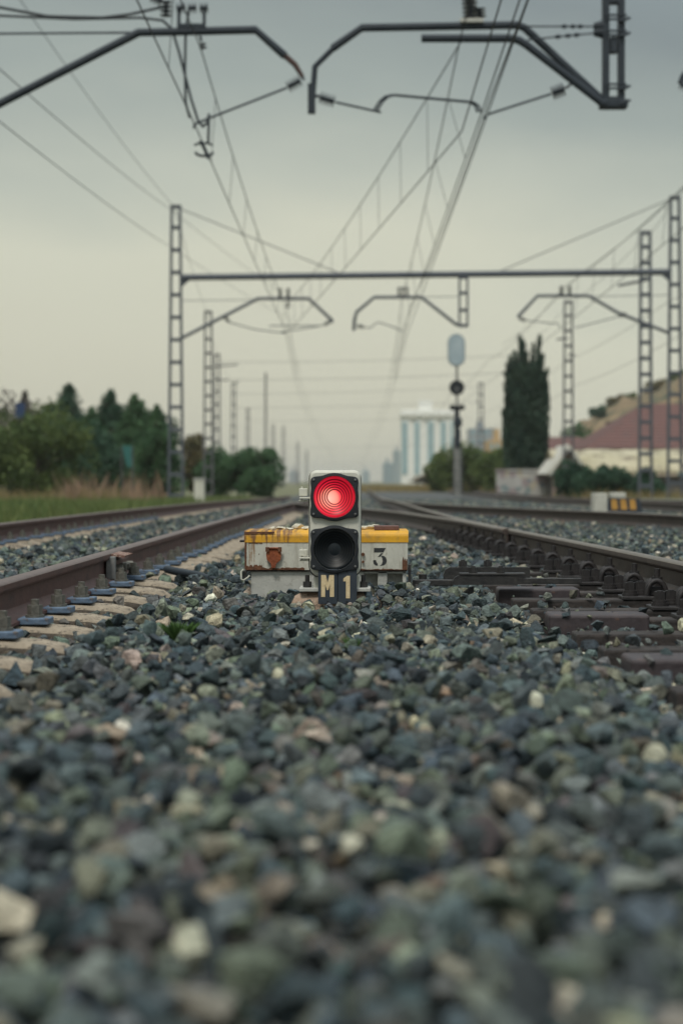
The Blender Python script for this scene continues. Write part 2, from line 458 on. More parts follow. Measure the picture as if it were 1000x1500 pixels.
# ------------------------------------------------------------------ right track: dark ties with plates and clips
TIE_R = [2.85, 3.45, 4.02, 4.6, 5.25, 5.72, 6.3, 6.95, 7.45, 8.1, 8.62, 9.25] + [round(9.85 + .6 * k, 2) for k in range(52)]
TG = 'dark ties of the right track'
tl = {False: 'dark brown tie crossing under the right track among the gravel',
      True: 'dark tie with a maroon metal cover on its end, under the right track'}


def tie_proto(cap, detail):
    t = thing('railway_tie', tl[cap], 'tie', (0, 0, 0), TG)
    mb = MB(); mb.bbox(-.72, 2.75, -.08, .08, -.17, -.012, .008)
    mb.build('tie_body', M['tie'], t)
    if cap:
        mb = MB(); mb.bbox(-.725, -.35, -.10, .10, -.15, .008, .012, seg=3); mb.build('end_cover', M['tiecap'], t)
    if detail:
        mb = MB(); mb.bbox(-.245, .2, -.085, .085, -.012, .003, .003); bp = mb.build('base_plate', M['clipsteel'], t)
        for (bx, by) in ((-.205, -.03), (-.15, .035)):
            mb = MB()
            mb.tube([(bx, by, .003), (bx, by, .015)], .036, 12, smooth=False)
            mb.tube([(bx, by, .015), (bx, by, .027)], .030, 12, smooth=False)
            mb.hexbolt(bx, by, .027, .025, .034, .004, rot=.3 + bx); mb.build('screw_bolt', M['clipsteel'], bp)
        for yy in (-.05, .03):
            pts = [(-.135 + .042 * (1 - math.cos(a)) , yy, .012 + .058 * math.sin(a)) for a in np.linspace(-.1, math.pi * .98, 10)]
            mb = MB(); mb.tube(pts, .0125, 8); mb.build('spring_clip', M['clipsteel'], bp)
        mb = MB(); mb.bbox(-.12, -.06, -.04, .05, .003, .045, .006); mb.hexbolt(-.083, .005, .045, .025, .04, .035); mb.build('clip_bolt', M['clipsteel'], bp)
    return t


protos = {(c, d): tie_proto(c, d) for c in (False, True) for d in (True,)}
mb = MB(); mb.bbox(-.72, 2.75, -.08, .08, -.17, -.012, .008)
tfar = mb.build('railway_tie', M['tie'], loc=(0, 0, 0), label=tl[False], cat='tie', group=TG)
used = set()
CAPS = {5.25, 6.95, 4.02, 8.62}
for y in TIE_R:
    cap = y in CAPS
    if y < 24:
        k = (cap, True)
        o = protos[k] if k not in used else dup(protos[k], (0, 0, 0)); used.add(k)
    else:
        o = tfar if 'far' not in used else tfar.copy()
        if 'far' in used: C.objects.link(o)
        used.add('far')
    o.location = (float(XN(y)) , y, float(zt(y)))
    o.rotation_euler.z = RNG.normal(0, .01)
TIE_X0 = lambda y: XN(y) - .74

# ------------------------------------------------------------------ ballast stones
def rock_proto(n, seed):
    r = np.random.default_rng(seed)
    bm = bmesh.new()
    p = r.normal(size=(n, 3)); p /= np.linalg.norm(p, axis=1)[:, None]
    p *= r.uniform(.68, 1.05, (n, 1)) * np.array([1.0, r.uniform(.7, .95), r.uniform(.5, .78)])
    for q in p: bm.verts.new(q)
    bmesh.ops.convex_hull(bm, input=bm.verts)
    loose = [v for v in bm.verts if not v.link_faces]
    if loose: bmesh.ops.delete(bm, geom=loose, context='VERTS')
    bmesh.ops.triangulate(bm, faces=bm.faces)
    bm.verts.index_update()
    V = np.array([v.co for v in bm.verts]); Fc = np.array([[v.index for v in f.verts] for f in bm.faces])
    bm.free(); return V, Fc


PAL = np.array([(.032, .05, .058), (.056, .078, .085), (.095, .118, .118), (.14, .158, .145), (.105, .13, .098), (.19, .205, .15), (.085, .078, .075), (.17, .15, .115), (.38, .34, .25), (.54, .50, .40), (.22, .16, .105)])
PW = np.array([.16, .20, .18, .12, .11, .07, .04, .035, .042, .007, .006]); PW /= PW.sum()


def ball_h(x, y):
    """top level of the gravel relative to the line level"""
    z = np.zeros_like(x)
    z += .018 * np.sin(x * 2.3 + 1.1) * np.sin(y * 1.7) + .012 * np.sin(x * 5.1 + y * 3.3) + .010 * np.sin(y * 5.7 - x * 2.2)
    tl_ = np.clip((-.78 - x) / .15, 0, 1); z = z * (1 - tl_) + tl_ * (-.056 + .6 * z)
    rr = np.clip((x - (XN(y) - 1.0)) / .3, 0, 1); z = z * (1 - rr) + rr * (-.058 + .5 * z)
    z += .065 * np.clip((x - XN(y) - .16) / .12, 0, 1)
    z += .062 * np.clip((-1.48 - x) / .12, 0, 1) * np.clip((x + 2.66) / .1, 0, 1)
    z -= .012 * np.exp(-((x + .1) / .28) ** 2 - ((y - 7.55) / .3) ** 2)
    z += .058 * rr * np.clip((y - 10.3) / .6, 0, 1) * np.clip((XN(y) - .22 - x) / .1, 0, 1)
    z -= .012
    z += .035 * np.clip((4.2 - y) / 2.5, 0, 1) * (1 - tl_) * (1 - rr)
    far = np.clip((x - 3.6) / .6, 0, 1); z -= .03 * far
    z -= .1 * np.clip((-3.5 - x) / .9, 0, 1) + .08 * np.clip((x - 8.2) / .9, 0, 1)
    return z


def make_ballast():
    big = [rock_proto(13 + i % 5, 100 + i) for i in range(26)]
    small = [rock_proto(10, 300 + i) for i in range(14)]
    px, py, pr, sm = [], [], [], []
    def zone(y0, y1, s, rmin, rmax, xlim, lay=1, mean=.5):
        nonlocal px, py, pr, sm
        ys = np.arange(y0, y1, s)
        for y in ys:
            lo, hi = xlim(y)
            x = np.arange(lo, hi, s)
            n = len(x)
            px.append(x + RNG.uniform(-.6, .6, n) * s); py.append(y + RNG.uniform(-.6, .6, n) * s)
            r = rmin + (rmax - rmin) * RNG.beta(1.6, 2.6, n); pr.append(r); sm.append(np.full(n, lay))
    zone(1.2, 6, .038, .019, .042, lambda y: (-.24 * y - .35, .23 * y + .35), 1)
    zone(6, 13, .037, .018, .043, lambda y: (max(-3.7, -.215 * y - .2), min(4.3, .2 * y + .2)), 1)
    zone(1.2, 13, .12, .030, .048, lambda y: (max(-3.7, -.22 * y - .3), min(4.3, .2 * y + .3)), 2)
    zone(13, 22, .052, .024, .045, lambda y: (-4.2, min(5.2, .185 * y + .5)), 3)
    zone(22, 46, .085, .04, .065, lambda y: (-4.2, 8.8), 3)
    zone(4.2, 11, .034, .007, .017, lambda y: (max(-3.7, -.215 * y - .2), min(4.3, .2 * y + .2)), 3)
    zone(46, 78, .17, .07, .11, lambda y: (-4.2, 9.0), 3)
    x = np.concatenate(px); y = np.concatenate(py); r = np.concatenate(pr); lay = np.concatenate(sm)
    z = ball_h(x, y) + RNG.normal(0, .014, len(x)) - r * .35
    z = np.where(lay == 2, z + r * .75, z)
    pf_ = (np.abs(x + .095) < .2) & (y > 7.25) & (y < 7.8)
    z = np.where(pf_, z - .012 - .3 * np.maximum(0, r - .026), z)
    keep = np.ones(len(x), bool)
    on_tie = RNG.uniform(0, 1, len(x)) < .07
    # keep sleepers, ties, rails and equipment clear
    for ys in SLEEP_L:
        keep &= ~((np.abs(y - ys) < .09 + r * .3) & (x < -.855 + r * .2) & (x > -3.42) & ((x > -1.5) | (x < -2.62)))
    for ys in TIE_R:
        keep &= ~((np.abs(y - ys) < .115 + r * .35) & (x > np.where(y > 10.7, XN(y) - .27, XN(y) - .74 + r * .2)) & (x < XN(y) + .17) & ~(on_tie & (x < XN(y) - .3) & (r < .034)))
        z = np.where((np.abs(y - ys) < .10) & on_tie & (x > XN(y) - .72) & (x < XN(y) - .3) & (r < .034) & (y < 10.7), -.004 + r * .4, z)
    for fx in (XL, XL2, XN, XF, X3a, X3b):
        keep &= np.abs(x - fx(y)) > .075 + r * .4
    keep &= ~((np.abs(x - XD(np.clip(y, 14, 34))) < .08 + r * .4) & (y > 13.8) & (y < 34))
    keep &= ~((x > -.50) & (x < .245) & (y > 8.2) & (y < 8.66))            # point machine
    keep &= ~((x > -.20) & (x < -.005) & (y > 7.74) & (y < 7.98))          # signal foot
    keep &= ~(pf_ & (lay == 2))
    keep &= ~((x > .24) & (x < 1.2) & (y > 8.14) & (y < 8.56) & (x > .62)) 
    x, y, r, z, lay = x[keep], y[keep], r[keep], z[keep], lay[keep]
    z = z + zt(y)
    n = len(x)
    ci = RNG.choice(len(PAL), n, p=PW)
    col = PAL[ci] * RNG.uniform(.45, 1.28, (n, 1)) * RNG.uniform(.92, 1.08, (n, 3))
    r = np.where(ci >= 8, r * 1.05 * RNG.uniform(.8, 1.15, n), r)
    # random rotations, flat side mostly down
    a = RNG.uniform(0, 2 * np.pi, n); b = RNG.normal(0, .5, n); c = RNG.normal(0, .5, n)
    ca, sa, cb, sb, cc, s_c = np.cos(a), np.sin(a), np.cos(b), np.sin(b), np.cos(c), np.sin(c)
    R = np.empty((n, 3, 3))
    R[:, 0, 0] = ca * cb; R[:, 0, 1] = ca * sb * s_c - sa * cc; R[:, 0, 2] = ca * sb * cc + sa * s_c
    R[:, 1, 0] = sa * cb; R[:, 1, 1] = sa * sb * s_c + ca * cc; R[:, 1, 2] = sa * sb * cc - ca * s_c
    R[:, 2, 0] = -sb; R[:, 2, 1] = cb * s_c; R[:, 2, 2] = cb * cc
    stretch = RNG.uniform(.85, 1.3, (n, 3))
    VV, FF, CC = [], [], []; base = 0
    tid = RNG.integers(0, 10000, n)
    for kind, protos_ in ((0, big), (1, small)):
        for k, (pv, pf) in enumerate(protos_):
            sel = np.where(((lay == 3) == bool(kind)) & (tid % len(protos_) == k))[0]
            if not len(sel): continue
            v = np.einsum('nij,nvj->nvi', R[sel], pv[None] * stretch[sel][:, None, :]) * r[sel][:, None, None]
            v += np.stack([x[sel], y[sel], z[sel]], 1)[:, None, :]
            nv = len(pv)
            f = pf[None] + (base + np.arange(len(sel)) * nv)[:, None, None]
            VV.append(v.reshape(-1, 3)); FF.append(f.reshape(-1, 3)); CC.append(np.repeat(col[sel], nv, 0)); base += nv * len(sel)
    V = np.concatenate(VV).astype(np.float32); Fc = np.concatenate(FF).astype(np.int32); Cc = np.concatenate(CC)
    me = bpy.data.meshes.new('ballast')
    me.vertices.add(len(V)); me.vertices.foreach_set('co', V.ravel())
    me.loops.add(Fc.size); me.loops.foreach_set('vertex_index', Fc.ravel())
    me.polygons.add(len(Fc)); me.polygons.foreach_set('loop_start', np.arange(0, Fc.size, 3, dtype=np.int32))
    me.polygons.foreach_set('loop_total', np.full(len(Fc), 3, np.int32))
    at = me.attributes.new('stone_color', 'FLOAT_COLOR', 'POINT')
    at.data.foreach_set('color', np.concatenate([Cc, np.ones((len(Cc), 1))], 1).astype(np.float32).ravel())
    me.polygons.foreach_set('use_smooth', np.zeros(len(Fc), bool)); me.materials.append(M['stone']); me.update(calc_edges=True); me.validate()
    o = bpy.data.objects.new('ballast_stones', me); C.objects.link(o)
    tag(o, 'grey-green crushed stone ballast spread between and under the tracks', 'ballast', kind='stuff')
    print('stones', n, 'tris', len(Fc))


def make_bed():
    ys = np.concatenate([np.arange(-6, 50, .5), np.arange(50, 141, 3.0)]); xs = np.concatenate([np.arange(-4.4, 9.6, .2)])
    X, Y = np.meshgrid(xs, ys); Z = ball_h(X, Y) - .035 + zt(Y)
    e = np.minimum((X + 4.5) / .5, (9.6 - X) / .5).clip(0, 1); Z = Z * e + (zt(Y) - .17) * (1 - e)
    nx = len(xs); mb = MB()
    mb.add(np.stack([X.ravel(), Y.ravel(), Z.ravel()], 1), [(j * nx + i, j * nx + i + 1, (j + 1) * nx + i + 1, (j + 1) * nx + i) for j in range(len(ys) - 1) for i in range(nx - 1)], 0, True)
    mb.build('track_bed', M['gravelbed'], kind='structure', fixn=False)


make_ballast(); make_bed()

# ------------------------------------------------------------------ the dwarf signal
SY = 7.8; S = F / SY


def q(px, py):
    p = W(px, py, SY); return (p.x, p.z)


def rounded(x0, x1, z0, z1, r_t, r_b, n=6):
    pts = []
    for cx, cz, r, a0 in ((x1 - r_t, z1 - r_t, r_t, 0), (x0 + r_t, z1 - r_t, r_t, 90), (x0 + r_b, z0 + r_b, r_b, 180), (x1 - r_b, z0 + r_b, r_b, 270)):
        for k in range(n + 1):
            a = math.radians(a0 + 90 * k / n); pts.append((cx + r * math.cos(a), cz + r * math.sin(a)))
    return pts


x0, z1 = q(453.5, 688.5); x1, z0 = q(528.5, 845)
sig = thing('shunting_signal', 'small cream two-lamp ground signal with its red lamp lit, plate reading M1', 'railway signal', ((x0 + x1) / 2, SY, z0 - .13))
# housing: front lid with rounded edge, gasket, rear case
mb = MB()
def shell(poly_fn, steps, m=0):
    """loft of inset outlines at given (y, inset)"""
    rings = [poly_fn(i) for _, i in steps]; n = len(rings[0]); vs = []
    for (y, _), r in zip(steps, rings): vs += [(u, y, wz) for u, wz in r]
    fs = [(i * n + k, i * n + (k + 1) % n, (i + 1) * n + (k + 1) % n, (i + 1) * n + k) for i in range(len(steps) - 1) for k in range(n)]
    mb.add(vs, fs, m, True); mb.add(vs[:n], [tuple(range(n))], m); mb.add(vs[-n:], [tuple(range(n))], m)
pf = lambda i: rounded(x0 + i, x1 - i, z0 + i, z1 - i, max(.004, .03 - i), max(.004, .045 - i))
shell(pf, [(SY - .010, .012), (SY - .007, .005), (SY, .001), (SY + .012, 0), (SY + .028, 0)])
front = mb.build('housing_lid', M['cream'], sig)
mb = MB(); pf2 = lambda i: rounded(x0 - .004 + i, x1 + .002 - i, z0 - .004 + i, z1 - .004 - i, .03, .045)
shell(pf2, [(SY + .028, 0), (SY + .042, 0)]); mb.build('gasket', M['gasket'], sig)
mb = MB(); pf3 = lambda i: rounded(x0 - .006 + i, x1 + .0 - i, z0 - .004 + i, z1 + .001 - i, .032, .047)
shell(pf3, [(SY + .042, 0), (SY + .15, 0), (SY + .165, .012)]); mb.build('housing_case', M['cream'], sig)


def lens_unit(cpx, cpy, lit):
    cx, cz = q(cpx, cpy); k = 1 / S
    prof = []
    for t in np.linspace(0, 2 * math.pi, 96, False):
        r = 35.2
        for ta, amp in ((math.radians(39), 8), (math.radians(141), 8), (math.radians(219), 9), (math.radians(321), 9)):
            dd = (t - ta + math.pi) % (2 * math.pi) - math.pi
            r += amp * math.exp(-(dd / .24) ** 2)
        u, wv = r * math.cos(t), r * math.sin(t)
        u = max(-35.2, min(35.2, u))
        prof.append((cx + u * k, cz + wv * k))
    n = 96
    mb = MB()
    inner = [(cx + 31 * k * math.cos(t), cz + 31 * k * math.sin(t)) for t in np.linspace(0, 2 * math.pi, n, False)]
    inner2 = [(cx + 30.4 * k * math.cos(t), cz + 30.4 * k * math.sin(t)) for t in np.linspace(0, 2 * math.pi, n, False)]
    sh = [(cx + (a - cx) * .975, cz + (b - cz) * .975) for a, b in prof]
    rings = [(prof, SY - .010), (prof, SY - .024), (sh, SY - .028), (inner, SY - .030), (inner2, SY - .008)]
    vs = [(u, y, wz) for r, y in rings for u, wz in r]
    fs = [(i * n + j, i * n + (j + 1) % n, (i + 1) * n + (j + 1) % n, (i + 1) * n + j) for i in range(len(rings) - 1) for j in range(n)]
    mb.add(vs, fs, 0, False)
    fr = mb.build('lens_frame', M['blackplastic'], sig)
    for sxn, szn in ((1, 1), (-1, 1), (-1, -1), (1, -1)):
        a = math.radians(39.5); u = cx + sxn * 39.3 * k * math.cos(a); wz = cz + szn * 39.3 * k * math.sin(a)
        mb = MB(); mb.tube([(u, SY - .026, wz), (u, SY - .0315, wz), (u, SY - .0335, wz)], [.0052, .0052, .0035], 12, smooth=False); mb.build('screw', M['screw'], fr)
    # stepped lens
    mb = MB()
    R = [(30.3, -.0005), (29.6, -.001), (25.4, -.006), (25.2, -.001), (21.5, -.007), (21.3, -.0015), (17.9, -.008), (17.7, -.002), (14.4, -.008), (14.1, -.003), (11.0, -.009), (10.6, -.0065), (8, -.0085), (4, -.0105), (0.05, -.011)]
    mb.lathe_y(cx, cz, [(r * k, SY - .010 + y) for r, y in R], 72, 0, True)
    mb.add([(cx + .06 * k * math.cos(t), SY - .021, cz + .06 * k * math.sin(t)) for t in np.linspace(0, 2 * math.pi, 8, False)], [tuple(range(8))], 0)
    o = mb.build('red_lens' if lit else 'dark_lens', lens_mat(cx, cz, k, lit), sig)
    if lit: o['label'] = 'glowing red stepped lens'
    else: o['label'] = 'unlit dark stepped lens'


def lens_mat(cx, cz, k, lit):
    m = bpy.data.materials.new('lit_red_lens' if lit else 'unlit_lens'); m.use_nodes = True
    nt = m.node_tree; N = nt.nodes; L = nt.links; p = N['Principled BSDF']
    ge = N.new('ShaderNodeTexCoord')
    org = ORG[sig.name]
    def dist(ox, oz):
        v = N.new('ShaderNodeVectorMath'); v.operation = 'MULTIPLY'; v.inputs[1].default_value = (1, 0, 1)
        L.new(ge.outputs['Object'], v.inputs[0])
        s2 = N.new('ShaderNodeVectorMath'); s2.operation = 'DISTANCE'; s2.inputs[1].default_value = (cx + ox * k - org.x, 0, cz + oz * k - org.z)
        L.new(v.outputs[0], s2.inputs[0])
        dv = N.new('ShaderNodeMath'); dv.operation = 'DIVIDE'; dv.inputs[1].default_value = 30 * k; L.new(s2.outputs['Value'], dv.inputs[0])
        return dv.outputs[0]
    # stepped rings: thin dark risers
    rp = N.new('ShaderNodeValToRGB'); e = rp.color_ramp.elements; rp.color_ramp.interpolation = 'LINEAR'
    e[0].position = 0; e[0].color = (1, 1, 1, 1); e[1].position = 1; e[1].color = (.75, .75, .75, 1)
    for r in (10.8, 14.25, 17.8, 21.4, 25.3):
        for dr, v in ((-1.0, 1), (-.7, .06), (.7, .06), (1.2, .85)):
            x = e.new((r + dr) / 30); x.color = (v, v, v, 1)
    L.new(dist(0, 0), rp.inputs[0])
    if lit:
        p.inputs['Base Color'].default_value = (.35, .01, .015, 1)
        rp2 = N.new('ShaderNodeValToRGB'); e2 = rp2.color_ramp.elements
        e2[0].position = 0; e2[0].color = (1.0, .58, .45, 1); e2[1].position = 1; e2[1].color = (.48, .004, .022, 1)
        for pos, c in ((.24, (1.0, .44, .33)), (.42, (1.0, .30, .22)), (.56, (.90, .05, .07)), (.75, (.66, .01, .04))):
            x = e2.new(pos); x.color = (*c, 1)
        L.new(dist(-8, -3), rp2.inputs[0])
        mx = N.new('ShaderNodeMix'); mx.data_type = 'RGBA'; mx.blend_type = 'MULTIPLY'; mx.inputs[0].default_value = 1
        L.new(rp2.outputs[0], mx.inputs[6]); L.new(rp.outputs[0], mx.inputs[7])
        L.new(mx.outputs[2], p.inputs['Emission Color']); p.inputs['Emission Strength'].default_value = 1.02
    else:
        mx = N.new('ShaderNodeMix'); mx.data_type = 'RGBA'; mx.blend_type = 'MULTIPLY'; mx.inputs[0].default_value = 1
        mx.inputs[6].default_value = (.008, .012, .016, 1); L.new(rp.outputs[0], mx.inputs[7]); L.new(mx.outputs[2], p.inputs['Base Color'])
    p.inputs['Roughness'].default_value = .42; p.inputs['Specular IOR Level'].default_value = .3
    return m


lens_unit(489.8, 727.8, True)
lens_unit(489.8, 804.5, False)
# hinges on the left side
for y0_, y1_ in ((715.5, 735), (805.5, 822.5)):
    a, zt_ = q(437.5, y0_); b, zb_ = q(453.5, y1_)
    mb = MB(); mb.bbox(a, b - .01, SY + .03, SY + .075, zb_ + (zt_ - zb_) * .42, zt_, .003)
    mb.bbox(a + .002, b + .004, SY + .014, SY + .07, zb_ + (zt_ - zb_) * .22, zb_ + (zt_ - zb_) * .34, .002)
    mb.bbox(a, b, SY + .03, SY + .075, zb_, zb_ + (zt_ - zb_) * .14, .002)
    mb.tube([(a + .012, SY + .05, zb_), (a + .012, SY + .05, zt_ + .008)], .004, 8)
    mb.build('hinge', M['cream'], sig)
# stem, foot flange, bolts
xa, _ = q(459, 0); xb, _ = q(527, 0); _, zf = q(0, 867); _, zf1 = q(0, 861.5)
mb = MB(); mb.bbox(xa, xb, SY + .03, SY + .13, zf - .002, z0 + .004, .006)
mb.build('stem', M['cream'], sig)
mb = MB(); fa, _ = q(438, 0); fb, _ = q(543, 0)
mb.bbox(fa, fb, SY + .0, SY + .17, zf, zf1, .003); fl = mb.build('foot_flange', M['basegrey'], sig)
for bx in (449.5, 532):
    u, _ = q(bx, 0)
    mb = MB(); mb.hexbolt(u, SY + .05, zf1 + .001, .0185, .024, .028, rot=.1); mb.build('bolt', M['blacksteel'], fl)
# number plate
px0, pz1 = q(466, 833.5); px1, pz0 = q(522.5, 884.5); pm, _ = q(494.5, 0)
mb = MB(); mb.bbox(px0, pm - .0015, SY - .021, SY - .013, pz0, pz1, .0015); mb.bbox(pm + .0015, px1, SY - .021, SY - .013, pz0, pz1, .0015)
mb.box(px0 + .01, px1 - .01, SY - .013, SY - .0095, pz0 + .02, pz1 - .004)
pl = mb.build('number_plate', M['plate'], sig)


def g5(pts): return [q(420 + a / 5, 780 + b / 5) for a, b in pts]


mb = MB()
mb.prism(g5([(252, 310), (286, 310), (299, 366), (312, 310), (346, 310), (346, 470), (316, 470), (316, 376), (305, 420), (293, 420), (281, 376), (281, 470), (252, 470)]), 'y', SY - .0228, SY - .0212)
mb.build('letter', M['gold'], pl)
mb = MB(); mb.prism(g5([(414, 336), (440, 316), (462, 316), (462, 480), (433, 480), (433, 356), (414, 356)]), 'y', SY - .0228, SY - .0212); mb.build('numeral', M['gold'], pl)
for bx in (480, 508):
    u, wz = q(bx, 881); u2, wz2 = q(bx, 837)
    for a, b in ((u, wz), (u2, wz2)):
        mb = MB(); mb.tube([(a, SY - .021, b), (a, SY - .0235, b)], .005, 10, smooth=False); mb.build('rivet', M['blackplastic'], pl)
# concrete foundation
ca, ct = q(424, 869); cb, _ = q(557, 885)
bm = bmesh.new(); bmesh.ops.create_cube(bm, size=1); bmesh.ops.subdivide_edges(bm, edges=bm.edges[:], cuts=7, use_grid_fill=True)
for v in bm.verts:
    c = v.co.copy(); k = .13
    m_ = max(abs(c.x), abs(c.z)) 
    x = (ca + cb) / 2 + c.x * (cb - ca); y = SY + .115 + c.y * .21; z = zf - .001 - .075 + c.z * .15
    if c.z < .45 or max(abs(c.x), abs(c.y)) > .3:
        jit = .006
        x += random.uniform(-jit, jit); y += random.uniform(-jit, jit); z -= random.uniform(0, .006) + .03 * max(0, max(abs(c.x), abs(c.y)) - .36) / .14
    v.co = (x, y, z)
mb = MB(); mb.bm(bm, 0, True)
mb.build('concrete_footing', M['footing'], loc=((ca + cb) / 2, SY + .085, 0), label='rough pinkish concrete block under the foot of the M1 signal', cat='footing')

# ------------------------------------------------------------------ point machine
PY = 8.25


def p2(px, py):
    v = W(px, py, PY); return v.x, v.z


ax, at_ = p2(358.5, 777.5); bx, ab = p2(597, 835)
pmx = thing('point_machine', 'low grey box with rusty yellow top edge and black 3, behind the M1 signal', 'point machine', ((ax + bx) / 2, PY + .2, 0))
# lid: front face, rounded yellow top
DEP = .40
yz = p2(0, 794.5)[1]
mb = MB()
mb.prism([(PY, ab), (PY, yz), (PY + DEP, yz), (PY + DEP, ab)], 'x', ax, bx, 0)
lid = mb.build('lid', M['boxgrey'], pmx)
mb = MB(); r = .028
prof = [(PY - .003, yz), (PY - .003, at_ - r)] + [(PY - .003 + r - r * math.cos(a), at_ - r + r * math.sin(a)) for a in np.linspace(.2, math.pi / 2, 6)] + [(PY + DEP + .003 - r + r * math.sin(a), at_ - r + r * math.cos(a)) for a in np.linspace(0, math.pi / 2, 6)] + [(PY + DEP + .003, yz)]
mb.prism(prof, 'x', ax - .003, bx + .003, 0); mb.build('yellow_band', M['yellow'], pmx)
# rusty left end strip, top streaks, bottom edge (flaked rust lying 1 mm proud as ragged sheets)
def rag(px0, px1, py0, py1, n, jx, jy, proud, mt, nm, side='b'):
    """ragged rust sheet: straight at the top, eaten-away at the lower edge"""
    rr = np.random.default_rng(int(px0 * 7 + py0)); pts = []
    for i in range(n + 1):
        u = px0 + (px1 - px0) * i / n; pts.append((u, (py1 if side == 'b' else py0) + rr.uniform(-jy, jy)))
    o_ = py0 if side == 'b' else py1
    poly = [p2(px0, o_)] + [p2(a, b) for a, b in pts] + [p2(px1, o_)]
    mb = MB(); mb.prism(poly, 'y', PY - proud, PY - proud + .0012); return mb.build(nm, mt, pmx)
rag(358.3, 361, 794.6, 834, 6, .5, 1, .0022, M['rust'], 'rust_patch')
rag(358.0, 402, 778.8, 782, 18, 0, 1.0, .0046, M['rust'], 'rust_patch')
rag(364, 384, 794.6, 796, 8, 0, .7, .0022, M['rust'], 'rust_patch')
rag(360, 446, 832, 835, 26, 0, 1.3, .0020, M['rust'], 'rust_patch', 't')
rag(361, 384, 829, 835, 12, 0, 2.2, .0034, M['rust'], 'rust_patch', 't')
rag(526, 596, 833.6, 835.2, 18, 0, .8, .0020, M['rust'], 'rust_patch', 't')
rag(589, 596.5, 818, 835, 5, 0, 5, .0034, M['rust'], 'rust_patch', 't')
# rusty latch flap
def z6(pts, ox=340, oy=730, s=7.692): return [p2(ox + a / s, oy + b / s) for a, b in pts]
mb = MB(); mb.prism(z6([(398, 560), (445, 552), (520, 552), (545, 580), (553, 640), (545, 695), (500, 730), (487, 780), (445, 782), (437, 735), (392, 690), (385, 620)]), 'y', PY - .018, PY - .003)
fl_ = mb.build('latch_flap', M['rustorange'], pmx)
for a, b in ((378, 418), (520, 560)):
    mb = MB(); mb.prism(z6([(a, 548), (b, 548), (b, 600), (a, 600)]), 'y', PY - .026, PY - .0185); mb.build('flap_hinge', M['rust'], fl_)
mb = MB(); mb.tube([(p2(378 / 7.692 + 340, 0)[0], PY - .021, p2(0, 730 + 560 / 7.692)[1]), (p2(560 / 7.692 + 340, 0)[0], PY - .021, p2(0, 730 + 560 / 7.692)[1])], .004, 8); mb.build('hinge_pin', M['rustorange'], fl_)
# stencilled 3
def z3(pts): return z6(pts, 520, 740, 6.25)
mb = MB()
for poly in ([(172, 392), (280, 392), (258, 432), (172, 432)], [(236, 440), (256, 440), (226, 473), (208, 473)],
             [(236, 464), (262, 464), (282, 482), (290, 508), (282, 534), (262, 550), (226, 556), (243, 540), (252, 514), (248, 486)],
             [(164, 508), (178, 500), (192, 506), (194, 522), (206, 536), (206, 554), (188, 551), (170, 538)]):
    mb.prism(z3(poly), 'y', PY - .0012, PY + .001)
mb.build('numeral', M['stencil'], lid)
# lower base with recesses at right
la, lt = p2(367, 836.5); lb, lbot = p2(595, 872)
mb = MB()
mxr = p2(533, 0)[0]
mb.bbox(la, mxr, PY + .015, PY + DEP - .02, lbot - .04, lt - .002, .004)
mb.box(mxr + .0005, lb, PY + .07, PY + DEP - .02, lbot - .04, lt - .002)
for a, b in ((553, 567), (589.5, 595)):
    mb.bbox(p2(a, 0)[0], p2(b, 0)[0], PY + .015, PY + .068, lbot - .04, lt - .002, .003)
mb.bbox(mxr + .0005, lb, PY + .015, PY + .0685, lt - .012, lt - .0025, .002)
mb.build('base', M['basegrey'], pmx)
mb = MB(); mb.bbox(ax + .004, bx - .002, PY + .004, PY + DEP - .004, lt - .0015, ab - .0005, .0015); mb.build('seam', M['gasket'], pmx)
# small lugs and catches at both ends
u, wz = p2(350, 793); u2, _ = p2(358.5, 793)
mb = MB(); mb.tube([(u, PY + .05, wz), (u2, PY + .05, wz)], .006, 8); mb.build('side_pin', M['blacksteel'], pmx)
mb = MB(); e = [p2(357, 834), p2(353.5, 837), p2(353, 848), p2(357, 850), p2(363, 846), p2(366, 843)]
mb.tube([(a, PY - .01, b) for a, b in e], .0042, 8); mb.build('catch_loop', M['cream'], pmx)
a, b = p2(355, 836); c_, d_ = p2(361, 850); mb = MB(); mb.bbox(a, c_, PY + .0, PY + .04, d_, b, .003); mb.build('catch', M['blacksteel'], pmx)
a, b = p2(597.5, 827); c_, d_ = p2(602, 860); mb = MB(); mb.bbox(a + .0005, c_, PY + .01, PY + .05, d_, b, .003); mb.build('catch', M['blacksteel'], pmx)
mb = MB(); a, b = p2(531.5, 812); mb.tube([(a, PY - .001, b), (a, PY - .014, b)], .008, 8, smooth=False); a, b = p2(531.5, 823); mb.tube([(a, PY - .001, b), (a, PY - .012, b)], .006, 8, smooth=False); mb.build('lock_stud', M['rust'], pmx)


